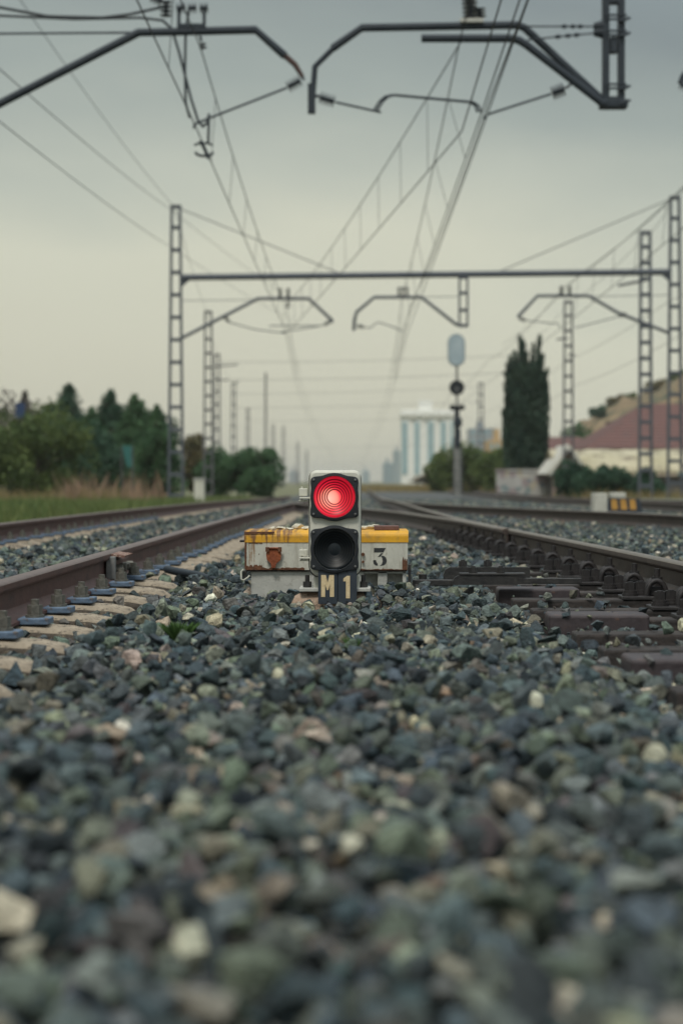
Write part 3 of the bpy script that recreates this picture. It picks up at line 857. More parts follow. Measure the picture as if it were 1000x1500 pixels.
def drips(m, xl, zt_, col, reach, fall, thr, sx_=55., sz=2.5):
    """rust that has run down from the lid's top edge, thickest at the left end"""
    m = m.copy(); m.name = m.name.split('.')[0] + '_with_rust_runs'
    nt = m.node_tree; N = nt.nodes; L = nt.links; p = N['Principled BSDF']; src = p.inputs['Base Color'].links[0].from_socket
    tc = N.new('ShaderNodeTexCoord'); sp = N.new('ShaderNodeSeparateXYZ'); L.new(tc.outputs['Object'], sp.inputs[0])
    mp = N.new('ShaderNodeMapping'); mp.inputs['Scale'].default_value = (sx_, .1, sz); L.new(tc.outputs['Object'], mp.inputs[0])
    nz = N.new('ShaderNodeTexNoise'); nz.inputs['Scale'].default_value = 1; nz.inputs['Detail'].default_value = 4; L.new(mp.outputs[0], nz.inputs['Vector'])
    n2 = N.new('ShaderNodeTexNoise'); n2.inputs['Scale'].default_value = 90; n2.inputs['Detail'].default_value = 5; L.new(tc.outputs['Object'], n2.inputs['Vector'])
    def mth(op, a, b, c=None):
        n = N.new('ShaderNodeMath'); n.operation = op
        for i, v in enumerate((a, b, c)):
            if v is None: continue
            if hasattr(v, 'links'): L.new(v, n.inputs[i])
            else: n.inputs[i].default_value = v
        return n.outputs[0]
    dx = mth('MULTIPLY', mth('MAXIMUM', mth('SUBTRACT', sp.outputs['X'], xl), 0.), 1 / reach)
    dz = mth('MULTIPLY', mth('SUBTRACT', zt_, sp.outputs['Z']), 1 / fall)
    lim = mth('ADD', mth('MULTIPLY_ADD', dx, .16, thr), mth('MULTIPLY', dz, .12))
    v = mth('SUBTRACT', mth('MULTIPLY_ADD', n2.outputs['Fac'], .18, nz.outputs['Fac']), lim)
    mr = N.new('ShaderNodeMapRange'); mr.inputs['From Min'].default_value = .06; mr.inputs['From Max'].default_value = .17; mr.inputs['To Max'].default_value = .9; L.new(v, mr.inputs['Value'])
    mx = N.new('ShaderNodeMix'); mx.data_type = 'RGBA'; L.new(mr.outputs[0], mx.inputs[0]); L.new(src, mx.inputs[6]); mx.inputs[7].default_value = (*col, 1)
    L.new(mx.outputs[2], p.inputs['Base Color']); return m


o_ = ORG[pmx.name]
for ch in pmx.children:
    if ch.name.startswith('yellow_band'): ch.data.materials[0] = drips(M['yellow'], ax - o_.x, at_ - o_.z, (.14, .06, .028), .2, .05, .36)
    if ch.name.startswith('lid'): ch.data.materials[0] = drips(M['boxgrey'], ax - o_.x, yz - o_.z, (.24, .13, .055), .10, .10, .42)


def lone_rock(px, py, Y, r, col, label, seed, grp=None):
    pv, pf = rock_proto(20, seed)
    p = W(px, py, Y)
    vs = pv * r * np.array([1.25, 1, .75]); vs[:, 2] -= vs[:, 2].min()
    mb = MB(); mb.add([(p.x + a, p.y + b, p.z + c) for a, b, c in vs], [tuple(f) for f in pf])
    nm = 'pale_stone_' + str(seed)
    mt = mat('pale_stone', col, .85, 0, .25, 40, .5, 120)
    return mb.build('stone', mt, loc=p, label=label, cat='stone', group=grp)


topz_at = lambda Y: HY + (H - at_) * F / Y
for i, (px, Y, r, lab) in enumerate(((398, 8.38, .018, 'small cream stone on the yellow box top, nearest its left end'), (411, 8.47, .022, 'cream stone on the yellow box top, second from its left end'), (424, 8.41, .020, 'pale stone on the yellow box top, third from its left end'),
                                     (436, 8.5, .03, 'biggest cream stone on the yellow box top, left of the signal'), (447, 8.4, .02, 'cream stone on the yellow box top, touching the left side of the signal in view'),
                                     (531, 8.42, .024, 'white stone on the yellow box top, right beside the signal housing'), (541, 8.5, .028, 'whitish stone on the yellow box top, between signal and brown tile'), (549, 8.55, .024, 'white stone on the yellow box top, half behind the brown tile'))):
    lone_rock(px, topz_at(Y), Y, r, (.55, .52, .42), lab, 500 + i, 'pale stones lying on the point machine')
x0_, _ = p2(548, 0); x1_, _ = p2(585, 0)
mb = MB(); mb.bbox(x0_, x1_, PY + .05, PY + .22, at_ + .0005, at_ + .02, .003); mb.build('brown_tile', M['redslab'], loc=(x0_, PY + .1, at_), label='flat reddish brown slab lying on the yellow box top near its right end', cat='slab')

# ------------------------------------------------------------------ point rods
ry = 8.36
def p3(px, py, Y=ry):
    v = W(px, py, Y); return v.x, v.z
rod = thing('point_rod', 'black steel operating rods running from the numbered box to the right rail', 'point rods', (.7, ry, 0))
za = p3(0, 853)[1]; zb = p3(0, 845)[1]
mb = MB(); mb.bbox(p3(604, 0)[0], p3(664, 0)[0], ry - .02, ry + .02, p3(0, 858)[1], p3(0, 849)[1], .004); mb.build('connecting_bar', M['blacksteel'], rod)
mb = MB(); a = p3(662, 0)[0]; b = p3(757, 0)[0]; zc = p3(0, 856)[1]; zd = p3(0, 842.5)[1]
mb.prism([(a, zc), (b, zc), (b, zd - .012), (b - .01, zd), (a + .025, zd), (a + .008, zd - .01), (a, zd - .025)], 'y', ry - .05, ry - .015); mb.build('clevis', M['blacksteel'], rod)
mb = MB(); mb.bbox(p3(672, 0)[0], p3(768, 0)[0], ry - .054, ry + .04, zd + .001, zd + .011, .002); tp = mb.build('top_plate', M['blacksteel'], rod)
for bx_, dy in ((692, -.03), (732, -.03), (680, .12), (717, .12)):
    mb = MB(); mb.hexbolt(p3(bx_, 0)[0], ry + dy, zd + (.011 if dy < 0 else .033), .02, .026, .006); mb.build('bolt', M['blacksteel'], tp)
mb = MB(); a = p3(651, 0)[0]; b = p3(775, 0, ry + .14)[0]
mb.prism([(a, zc + .01), (b, zc + .01), (b, zd + .031), (a + .03, zd + .031), (a + .008, zd + .02), (a, zd)], 'y', ry + .10, ry + .14); mb.build('rear_bar', M['blacksteel'], rod)
mb = MB(); mb.bbox(p3(755, 0)[0], p3(850, 0)[0], ry - .045, ry - .012, zc + .004, zc + .03, .003); mb.build('drive_rod', M['blacksteel'], rod)
mb = MB(); u = p3(620, 0)[0]; mb.tube([(u, ry + .09, zc - .02), (u, ry + .09, zd + .0)], .02, 8); mb.build('pivot_post', M['blacksteel'], rod)

# loose black pipe on the gravel at left
mb = MB(); pts = [W(244, 834, 9.9) , W(262, 838, 9.8), W(290, 842, 9.6), W(318, 849, 9.3)]
mb.tube(pts, [.021, .022, .018, .012], 10); mb.build('black_hose', M['cable'], loc=pts[1], label='short black hose lying on the gravel beside the left rail joint', cat='hose')

# ------------------------------------------------------------------ overhead line portals
def lattice(mb, px, pyb, pyt, wb, wt, Y, nb=12, leg=.075, dep=.2, batt=.11, m=0):
    """battened steel mast: two legs and cross plates, front and back"""
    s = F / Y
    b = W(px, pyb, Y); t = W(px, pyt, Y)
    for sd in (-1, 1):
        mb.add([(b.x + sd * wb / 2 + dx, Y + dy, b.z) for dx, dy in ((-leg / 2, -dep / 2), (leg / 2, -dep / 2), (leg / 2, dep / 2), (-leg / 2, dep / 2))]
               + [(t.x + sd * wt / 2 + dx, Y + dy, t.z) for dx, dy in ((-leg / 2, -dep / 2), (leg / 2, -dep / 2), (leg / 2, dep / 2), (-leg / 2, dep / 2))],
               [(0, 1, 2, 3), (4, 5, 6, 7), (0, 1, 5, 4), (1, 2, 6, 5), (2, 3, 7, 6), (3, 0, 4, 7)], m)
    for i in range(nb + 1):
        f = i / nb; z = b.z + (t.z - b.z) * f; hw = (wb + (wt - wb) * f) / 2 - leg * .49; x = b.x + (t.x - b.x) * f
        zz = min(max(z, b.z + batt / 2), t.z - batt / 2)
        mb.box(x - hw, x + hw, Y - dep / 2 + .003, Y + dep / 2 - .003, zz - batt / 2, zz + batt / 2, m)
    return mb


def path(pts, Y): return [W(a, b, Y) for a, b in pts]


# --- portal two, the whole one
Y2 = 60.0
pt2 = thing('catenary_portal', 'steel overhead-line portal spanning all tracks behind the signal, complete with both masts', 'portal', W(620, 725, Y2))
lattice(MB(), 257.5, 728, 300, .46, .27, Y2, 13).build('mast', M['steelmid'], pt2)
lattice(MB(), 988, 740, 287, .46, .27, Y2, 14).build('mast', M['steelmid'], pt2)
mb = MB(); mb.tube([W(266, 406, Y2), W(980, 398, Y2)], .105, 12); bm2 = mb.build('beam', M['steelmid'], pt2)
mb = MB()
mb.prism([(W(266, 0, Y2).x, W(0, 410, Y2).z), (W(280, 0, Y2).x, W(0, 408, Y2).z), (W(266, 0, Y2).x, W(0, 420, Y2).z)], 'y', Y2 - .05, Y2 + .05)
mb.prism([(W(980, 0, Y2).x, W(0, 402, Y2).z), (W(966, 0, Y2).x, W(0, 400, Y2).z), (W(980, 0, Y2).x, W(0, 412, Y2).z)], 'y', Y2 - .05, Y2 + .05)
mb.build('haunch', M['steelmid'], bm2)
lattice(MB(), 678.5, 479, 404, .26, .26, Y2, 3, .065, .16, .1).build('hanger', M['steelmid'], pt2)


def arm(parent, pts, Y, r, ins, steady, stay, tipmat=None):
    mb = MB(); mb.tube(path(pts, Y), r, 10)
    a = mb.build('cantilever_arm', M['steelmid'], parent)
    for p0, p1, rr in ins:
        mb = MB(); mb.insul(W(*p0, Y), W(*p1, Y), rr); mb.build('insulator', M['porcelain'], a)
    for st in steady:
        mb = MB(); mb.tube(path(st, Y), .018, 6); mb.build('steady_rod', M['steelmid'], a)
    for st in stay:
        mb = MB(); mb.tube(path(st, Y), .012, 6); mb.build('stay_wire', M['steelmid'], a)
    return a


arm(pt2, [(266, 495), (378, 437), (452, 437), (487, 470), (485, 472)], Y2, .055,
    [((410, 435), (410, 421), .07), ((422, 435), (422, 421), .07), ((422, 440), (422, 452), .06), ((328, 463), (336, 472), .075), ((484, 470), (474, 476), .075)],
    [[(336, 472), (372, 482), (418, 488)], [(474, 476), (440, 482), (412, 486)], [(394, 477), (470, 477)]], [[(266, 440), (376, 439)]])
arm(pt2, [(678, 477), (668, 475), (617, 435), (548, 435), (522, 457), (519, 468), (518, 484)], Y2, .055,
    [((584, 433), (584, 421), .055), ((590, 433), (590, 421), .055), ((596, 433), (596, 421), .055), ((523, 477), (533, 479), .08)],
    [[(533, 479), (543, 480), (550, 473), (556, 472), (582, 481), (590, 485)], [(582, 421), (598, 421)]], [[(620, 435), (673, 434)]])
arm(pt2, [(981, 488), (905, 458), (862, 433), (787, 433), (758, 464)], Y2, .055,
    [((822, 431), (822, 418), .075), ((834, 431), (834, 418), .075), ((760, 466), (770, 469), .08), ((907, 463), (917, 459), .07)],
    [[(770, 469), (795, 472), (818, 474), (820, 480)], [(907, 463), (842, 480)]], [[(862, 434), (978, 432)]])
for a, b in (((263, 305), (500, 401)), ((982, 291), (725, 400))):
    mb = MB(); mb.tube([W(*a, Y2), W(*b, Y2)], .016, 6); mb.build('tie_rod', M['steelfar'], pt2)

# --- portal one, overhead
Y1 = 25.7
pt1 = thing('catenary_portal', 'nearest overhead-line portal whose arms cross the top of the picture', 'portal', (2, Y1, 0))
lattice(MB(), -66, 740, -238, .46, .27, Y1, 14).build('mast', M['steel'], pt1)
lattice(MB(), 1606, 740, -270, .46, .27, Y1, 14).build('mast', M['steel'], pt1)
mb = MB(); mb.tube([W(-62, -18, Y1), W(1602, -24, Y1)], .105, 12); mb.build('beam', M['steel'], pt1)
mb = MB(); lattice(mb, 898, 157, -10, .215, .215, Y1, 1, .085, .18, .14)
mb.box(W(893, 0, Y1).x, W(903, 0, Y1).x, Y1 - .085, Y1 + .085, W(0, 77, Y1).z, W(0, 55, Y1).z)
for yy in (24, 30, 47, 53, 125, 131):
    mb.box(W(886, 0, Y1).x, W(916, 0, Y1).x, Y1 - .11, Y1 - .092, W(0, yy + 1.6, Y1).z, W(0, yy - 1.6, Y1).z)
for yy in (27, 49, 127, 148):
    mb.tube([W(908, yy + 3, Y1 - .12), W(923, yy - 2, Y1 - .12)], [.03, .018], 6)
hg1 = mb.build('hanger', M['steel'], pt1)
mb = MB(); mb.bbox(W(878, 0, Y1).x, W(918, 0, Y1).x, Y1 - .13, Y1 + .13, W(0, 158, Y1).z, W(0, 147, Y1).z, .01); mb.build('hanger_foot', M['steel'], hg1)
# left arm
mb = MB(); mb.tube(path([(-58, 181), (203, 47), (374, 43), (417, 81)], Y1), .058, 12); la_ = mb.build('cantilever_arm', M['steel'], pt1)
mb = MB(); mb.tube(path([(415, 79), (432, 94), (443, 112)], Y1), [.042, .04, .03], 10); mb.build('arm_tip', M['rustarm'], la_)
mb = MB(); mb.tube(path([(441, 112), (446, 116)], Y1), .02, 8); mb.insul(W(440, 117, Y1), W(420, 128, Y1), .075, 5); mb.build('insulator', M['porcelain'], la_)
mb = MB(); mb.tube(path([(420, 128), (300, 175), (284, 182), (284, 188)], Y1), .017, 8); mb.build('steady_rod', M['steel'], la_)
mb = MB()
for a, b in ((262, 0), (299, 0)): mb.box(W(a - 2.3, 0, Y1).x, W(a + 2.3, 0, Y1).x, Y1 - .03, Y1 + .03, W(0, 40, Y1).z, W(0, 12, Y1).z)
mb.box(W(259.7, 0, Y1).x, W(301.3, 0, Y1).x, Y1 - .06, Y1 + .06, W(0, 41.5, Y1).z, W(0, 35, Y1).z)
mb.build('insulator_bracket', M['steel'], la_)
for c_ in ((258, 273), (275, 289), (292, 306)):
    mb = MB(); mb.insul(W(c_[0], 11.5, Y1), W(c_[1], 10.5, Y1), .07, 3); mb.build('insulator', M['porcelain'], la_)
mb = MB(); mb.insul(W(243, 0, Y1), W(243, 26, Y1), .075, 4); mb.build('insulator', M['porcelain'], la_)
mb = MB(); mb.insul(W(222, -6, Y1), W(238, 2, Y1), .07, 3); mb.build('insulator', M['porcelain'], la_)
mb = MB(); mb.tube(path([(293, 52), (295, 60)], Y1), .02, 8); mb.insul(W(296, 62, Y1), W(298, 73, Y1), .05, 2); mb.build('wire_clamp', M['porcelain'], la_)
mb = MB(); mb.tube(path([(-60, 49), (203, 47)], Y1), .016, 6); mb.build('stay_wire', M['steel'], la_)
# right pair of arms
mb = MB(); mb.tube(path([(886, 150), (768, 40), (757, 36), (530, 40), (487, 70)], Y1 + .12), .056, 12); ra_ = mb.build('cantilever_arm', M['steel'], pt1)
mb = MB(); mb.tube(path([(489, 69), (461, 97), (456, 164)], Y1 + .12), .042, 10)
mb.box(W(450.5, 0, Y1).x, W(461.5, 0, Y1).x, Y1 + .06, Y1 + .18, W(0, 163, Y1).z, W(0, 120, Y1).z); mb.build('arm_tip', M['steel'], ra_)
mb = MB(); mb.tube(path([(458, 140), (468, 140)], Y1 + .1), .025, 8); mb.insul(W(468, 142, Y1 + .1), W(491, 149, Y1 + .1), .08, 5); mb.build('insulator', M['porcelain'], ra_)
mb = MB(); mb.tube(path([(491, 149), (558, 164)], Y1 + .1), .017, 8)
for dx in (-2.5, 2.5): mb.tube(path([(550 + dx, 161), (558 + dx, 148), (566 + dx, 141), (576 + dx, 138.5), (690 + dx, 149), (698 + dx, 154), (702 + dx, 164)], Y1 + .1 - dx * .02), .017, 8)
mb.build('steady_rod', M['steel'], ra_)
for cxp in (690,):
    mb = MB(); mb.insul(W(689, 26, Y1 + .12), W(687, -6, Y1 + .12), .10, 5); mb.build('insulator', M['porcelain'], ra_)
    mb = MB(); mb.insul(W(703, 26, Y1 + .3), W(701, 10, Y1 + .3), .08, 3); mb.build('insulator', M['porcelain'], ra_)
mb = MB(); mb.bbox(W(674, 0, Y1).x, W(708, 0, Y1).x, Y1 + .02, Y1 + .3, W(0, 31, Y1).z, W(0, 25, Y1).z, .006); mb.build('insulator_bracket', M['basegrey'], ra_)
mb = MB(); mb.tube(path([(884, 152), (772, 66), (760, 58.5), (748, 55.5), (617, 55.5)], Y1 - .12), .056, 12); rb_ = mb.build('cantilever_arm', M['steel'], pt1)
mb = MB(); mb.tube(path([(845, 113), (832, 126), (826, 129)], Y1 - .12), .02, 8); mb.insul(W(826, 130, Y1 - .12), W(807, 137, Y1 - .12), .085, 4); mb.build('insulator', M['porcelain'], rb_)
mb = MB(); mb.tube(path([(807, 137), (714, 167), (709, 174)], Y1 - .12), .017, 8); mb.build('steady_rod', M['steel'], rb_)
for (pa, pb, pc) in (((760, 38), (822, 38), (882, 38)), ((772, 58), (812, 53.5), (882, 47))):
    mb = MB(); A, B, D = (W(*k, Y1) for k in (pa, pb, pc)); mb.tube([A, B, D], .012, 6)
    for t in (0, .35, .65):
        c0 = B.lerp(D, t * .6); c1 = B.lerp(D, t * .6 + .14); mb.tube([c0, c0.lerp(c1, .5), c1], [.015, .035, .015], 8)
    mb.tube([D - Vector((.12, 0, 0)), D + Vector((.02, 0, 0))], [.05, .09], 8)
    mb.build('stay_wire', M['steel'], rb_)
# third arm, its tip just enters at the right edge
mb = MB(); mb.tube(path([(1600, 205), (1330, 47), (1140, 43), (1030, 72), (1000, 112), (996, 122)], Y1), [.056] * 4 + [.045, .04], 10)
ta_ = mb.build('cantilever_arm', M['steel'], pt1)
mb = MB(); mb.insul(W(996, 122, Y1), W(1008, 128, Y1), .07, 3); mb.build('insulator', M['porcelain'], ta_)

# ------------------------------------------------------------------ wires
def wire_pts(ctrl, sag=.0, n=14):
    """ctrl: [(px,py,Y)...] points of support; each span hangs by sag"""
    P = [W(*c) if not isinstance(c, Vector) else c for c in ctrl]; outp = []
    for i in range(len(P) - 1):
        for k in range(n):
            t = k / n; p = P[i].lerp(P[i + 1], t); p.z -= 4 * sag * t * (1 - t); outp.append(p)
    outp.append(P[-1]); return outp


def wire(name, label, ctrl, sag=0., r=.0095, cat='wire', mt=None, group=None, n=14):
    P = wire_pts(ctrl, sag, n); mb = MB(); mb.tube(P, r, 5)
    return mb.build(name, mt or M['wire'], loc=P[0], label=label, cat=cat, group=group), P


def zat(P, y):
    for a, b in zip(P[:-1], P[1:]):
        if (a.y - y) * (b.y - y) <= 0 and a.y != b.y:
            t = (y - a.y) / (b.y - a.y); return a.lerp(b, t)
    return None


def droppers(top, tp_, bot, ys):
    for y in ys:
        a, b = zat(tp_, y), zat(bot, y)
        if a is None or b is None or a.z - b.z < .12: continue
        mb = MB(); mb.tube([a, b], .0062, 4); mb.build('dropper', M['wire'], top)


Y3, Y4, Y5, Y6 = 94.0, 128.0, 165.0, 230.0
def back(px, py, Y=Y1, Yb=-8.6):
    p = W(px, py, Y); return Vector((p.x, Yb, p.z))
c1, P1 = wire('contact_wire', 'contact wire over the left track, running from the top left down to the horizon', [back(287, 186), (287, 186, Y1), (418, 484, Y2), (434, 562, Y3), (446, 598, Y4), (461, 632, Y5), (476, 655, Y6), (496, 688, 700)], .02)
m1, Q1 = wire('catenary_wire', 'upper catenary wire over the left track, hung under the nearest left arm', [back(294, 70), (294, 70, Y1), (420, 452, Y2), (436, 535, Y3), (448, 580, Y4), (462, 618, Y5), (477, 645, Y6), (497, 684, 700)], .28)
droppers(m1, Q1, P1, list(np.arange(28.5, 60, 4.2)) + list(np.arange(64, 94, 5.5)) + [12, 17, 22])
c2, P2 = wire('contact_wire', 'contact wire over the right track, held by the curved steady rod above', [back(704, 168), (704, 168, Y1), (590, 486, Y2), (577, 560, Y3), (567, 598, Y4), (553, 632, Y5), (541, 655, Y6), (528, 690, 700)], .02)
m2, Q2 = wire('catenary_wire', 'upper catenary wire over the right track, hung beneath the two stacked arms', [back(673, 60), (673, 60, Y1), (588, 436, Y2), (575, 530, Y3), (566, 575, Y4), (553, 612, Y5), (541, 640, Y6), (529, 684, 700)], .22)
droppers(m2, Q2, P2, list(np.arange(29, 60, 5)) + list(np.arange(64, 94, 5.5)))
c2b, P2b = wire('contact_wire', 'second contact wire just right of the right track wire, running up out of the frame', [back(712, 172), (712, 172, Y1), (597, 486, Y2), (580, 556, Y3)], .02)
m2b, Q2b = wire('catenary_wire', 'third wire of the bundle at top right of centre, rightmost of the bundle', [back(716, 148), (716, 148, Y1), (600, 450, Y2), (582, 530, Y3)], .2)
mx_, Qx = wire('catenary_wire', 'slanting catenary wire crossing from the right track to the left track, with droppers', [(675, 60, Y1), (426, 440, Y2)], .22, n=18)
cx_, Px = wire('contact_wire', 'slanting contact wire crossing from the right track to the left track', [back(676, 192), (676, 192, Y1), (427, 481, Y2)], .03, n=18)
droppers(mx_, Qx, Px, np.arange(29, 59, 3.3))
c3, P3 = wire('contact_wire', 'contact wire over the rightmost track, entering from the right edge', [back(1220, 30), (1220, 150, Y1), (820, 482, Y2), (712, 562, Y3), (660, 600, Y4), (628, 632, Y5), (590, 660, Y6)], .02)
m3, Q3 = wire('catenary_wire', 'upper catenary wire over the rightmost track, resting on the right arm insulators', [back(1226, 20), (1226, 40, Y1), (825, 420, Y2), (714, 528, Y3), (661, 575, Y4), (628, 612, Y5), (590, 648, Y6)], .3)
droppers(m3, Q3, P3, np.arange(40, 60, 4))
wire('feeder_wire', 'feeder wire from the top of the left mast up to the upper left corner', [(-130, -240, Y1), (256, 304, Y2), (303, 456, 97), (318, 520, 130), (342, 562, 167)], .25, .008)
wire('feeder_wire', 'long thin wire from the left edge passing the left mast, upper of two', [(-60, 48, 22), (252, 308, 60), (430, 440, 96)], .1, .008)
wire('feeder_wire', 'long thin wire from the left edge passing the left mast, lower of two', [(-60, 130, 22), (254, 364, 60), (430, 470, 96)], .1, .008)
wire('feeder_wire', 'thin paired wire at right between the two right-hand masts, upper', [(1140, 335, 42), (978, 442, 60), (832, 527, 91), (757, 575, 128), (704, 608, 165)], .15, .009)
wire('feeder_wire', 'thin wire at right, low between the right-hand masts', [(1140, 420, 42), (1000, 489, 60), (838, 566, 91), (757, 607, 128), (704, 632, 165)], .15, .009)
wire('feeder_wire', 'thin wire rising from the right mast top to the right edge', [(1500, -100, 30), (985, 290, Y2), (945, 345, 66), (832, 445, 92), (757, 520, 128)], .2, .009)
wire('feeder_wire', 'thin wire in the upper right corner above the right mast', [(1400, -90, 30), (1090, 190, 44), (850, 400, 66), (735, 505, 92)], .2, .009)
# jumper cables at top left
wire('jumper_cable', 'thick black jumper cable sagging in from the top left edge, upper of two', [Vector(W(-80, -8, Y1)), (0, 10, Y1), (70, 23, Y1), (150, 25, Y1), (190, 20, Y1), (240, 9, Y1)], 0, .022, 'cable', M['cable'], n=4)
wire('jumper_cable', 'thick black jumper cable from the left edge looping down to the contact wire clamp', [Vector(W(-80, 18, Y1)), (0, 22, Y1), (110, 27, Y1), (205, 25, Y1), (238, 29, Y1), (252, 42, Y1), (262, 75, Y1), (280, 145, Y1), (290, 176, Y1), (297, 185, Y1), (304, 178, Y1), (306, 166, Y1), (305, 210, Y1)], 0, .02, 'cable', M['cable'], n=4)
wire('jumper_cable', 'short thick black cable dropping from the arm insulators to the left contact wire', [(277, 13, Y1), (272, 45, Y1), (271, 100, Y1), (272, 150, Y1), (278, 172, Y1)], 0, .02, 'cable', M['cable'], n=4)
mb = MB()
zc_ = Y1 + .6
mb.tube(path([(293, 206), (298, 214), (306, 232)], zc_), .028, 8)
mb.tube([W(298 + 13 * math.cos(a), 213 + 4 * math.sin(a) , zc_) for a in np.linspace(math.pi, 2 * math.pi, 8)], .016, 6)
mb.tube([W(299 + 13 * math.cos(a), 222 + 6 * math.sin(a), zc_) for a in np.linspace(0, math.pi, 8)], .02, 6)
mb.build('section_insulator', M['steel'], loc=W(299, 216, zc_), label='small dark clamp ringed around the contact wire at upper left', cat='wire clamp')

# ------------------------------------------------------------------ farther masts
def far_mast(px, pyb, pyt, Y, wb, label, arms=(), side=1):
    t = thing('lattice_mast', label, 'mast', W(px, pyb, Y), 'masts beyond the portal')
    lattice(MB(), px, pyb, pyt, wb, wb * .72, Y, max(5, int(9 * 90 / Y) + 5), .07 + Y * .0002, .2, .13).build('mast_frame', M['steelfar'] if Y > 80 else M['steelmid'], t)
    for (a, b, c_, d_) in arms:
        mb = MB(); mb.tube([W(a, b, Y), W(c_, d_, Y)], .05, 6); mb.build('arm', M['steelfar'], t)
    return t


far_mast(945, 735, 338, 66, .45, 'tall ladder-like mast at right, just left of the portal right mast', [(905, 418, 945, 410)])
far_mast(832, 728, 440, 92, .5, 'ladder-like mast at right of the cypress', [(815, 497, 832, 495), (832, 520, 842, 520)])
far_mast(757, 722, 516, 128, .5, 'pale ladder-like mast standing in front of the cypress')
far_mast(704, 720, 560, 165, .5, 'thin mast between the tall signal and the cypress', [(697, 590, 704, 588)])
far_mast(305, 725, 455, 97, .46, 'ladder-like mast right behind the left portal mast, taller of the close pair', [(298, 560, 303, 558)])
far_mast(318, 722, 518, 122, .4, 'slender mast close beside another at left, shorter of the close pair', [(318, 536, 348, 534), (318, 557, 335, 556)])
far_mast(342, 720, 560, 160, .42, 'mast at left in front of the rounded hedge', [(342, 562, 350, 558)])
far_mast(363, 716, 598, 215, .4, 'small far mast at left above the hedge, behind the hedge mast')
far_mast(389, 714, 546, 240, .22, 'thin faint pole far off at left, tallest of the far ones')
far_mast(400, 713, 622, 280, .45, 'faint far mast above the right end of the hedge')
far_mast(415, 713, 625, 300, .5, 'faint far mast just right of the hedge')
far_mast(436, 711, 648, 380, .5, 'tiny far mast left of the M1 signal, nearest to it but one')
far_mast(449, 710, 660, 450, .5, 'tiny far mast in the haze directly above the M1 signal')
# cross-span wires between distant masts
for i, (a, b, Y, lab) in enumerate((((318, 530), (757, 520), 125, 'thin cross-span wire between far masts, highest'), ((318, 556), (757, 545), 125, 'thin cross-span wire between far masts, second from top'), ((342, 577), (704, 566), 162, 'thin cross-span wire between far masts, third from top'),
                                    ((342, 597), (704, 588), 162, 'thin cross-span wire between far masts, fourth from top'), ((363, 616), (690, 612), 215, 'thin cross-span wire between far masts, fifth from top'), ((400, 655), (640, 652), 280, 'thin cross-span wire between far masts, lowest'))):
    wire('span_wire', lab, [(a[0], a[1], Y), (b[0], b[1], Y)], .15, .013, n=10)
# registration arms at distance on wires
# ------------------------------------------------------------------ tall signal at right
YS = 75.0
ts = thing('signal_post', 'tall signal post with a pale oval board and black disc, left of the cypress', 'railway signal', W(669, 725, YS))
mb = MB(); mb.tube([W(669, 725, YS), W(669, 640, YS)], .16, 10); mb.build('lower_post', mat('pale_post', (.28, .28, .26), .8, 0, .3, 3), ts)
mb = MB(); mb.tube([W(669, 642, YS), W(669, 500, YS)], .045, 8); mb.build('upper_post', M['steelfar'], ts)
o0 = W(668, 513, YS)
mb = MB(); mb.prism([(o0.x + a, o0.z + b) for a, b in rounded(-.31, .31, -.62, .62, .31, .31, 8)], 'y', YS - .22, YS - .15); ob = mb.build('oval_board', mat('pale_blue_board', (.30, .38, .42), .5, 0, .2, 2, col2=(.42, .49, .52)), ts)
mb = MB(); mb.prism([(o0.x + a, o0.z + b) for a, b in rounded(-.35, .35, -.66, .66, .35, .35, 8)], 'y', YS - .145, YS - .10); mb.build('board_rim', mat('grey_rim', (.16, .21, .24), .6, 0, .2, 3), ob)
mb = MB(); nst = 9
for k in range(nst): z_ = W(0, 724, YS).z + (W(0, 655, YS).z - W(0, 724, YS).z) * (k + .5) / nst; mb.tube([(o0.x - .12, YS - .26, z_), (o0.x + .22, YS - .26, z_)], .018, 5)
for dx_ in (-.12, .22): mb.tube([(o0.x + dx_, YS - .26, W(0, 724, YS).z), (o0.x + dx_, YS - .26, W(0, 655, YS).z)], .022, 5)
mb.build('ladder', M['steelfar'], ts)
o0 = W(668.5, 568, YS)
mb = MB(); mb.lathe_y(o0.x, o0.z, [(.001, YS - .2), (.31, YS - .2), (.31, YS - .12), (.001, YS - .12)], 28, 0, False); dk = mb.build('disc_board', M['blackplastic'], ts)
mb = MB(); mb.lathe_y(o0.x, o0.z - .06, [(.001, YS - .215), (.07, YS - .215), (.07, YS - .201)], 14, 0, False); mb.build('lamp', M['screw'], dk)
mb = MB()
for sx_ in (-1, 1):
    c0 = W(669 + sx_ * 7, 597, YS); mb.tube([(c0.x, YS - .3, c0.z), (c0.x, YS - .05, c0.z)], .12, 10)
mb.box(W(660, 0, YS).x, W(678, 0, YS).x, YS - .06, YS + .02, W(0, 600, YS).z, W(0, 594, YS).z); mb.build('twin_lamps', M['blackplastic'], ts)
mb = MB(); a = W(664, 612, YS); b = W(676, 625, YS); mb.bbox(a.x, b.x, YS - .3, YS - .05, b.z, a.z, .05); a = W(665, 628, YS); b = W(674, 655, YS); mb.bbox(a.x, b.x, YS - .25, YS - .05, b.z, a.z, .03); mb.build('equipment_box', M['steel'], ts)
mb = MB(); mb.tube([W(669, 600, YS), W(669, 655, YS)], .11, 8); mb.build('mid_post', M['steel'], ts)

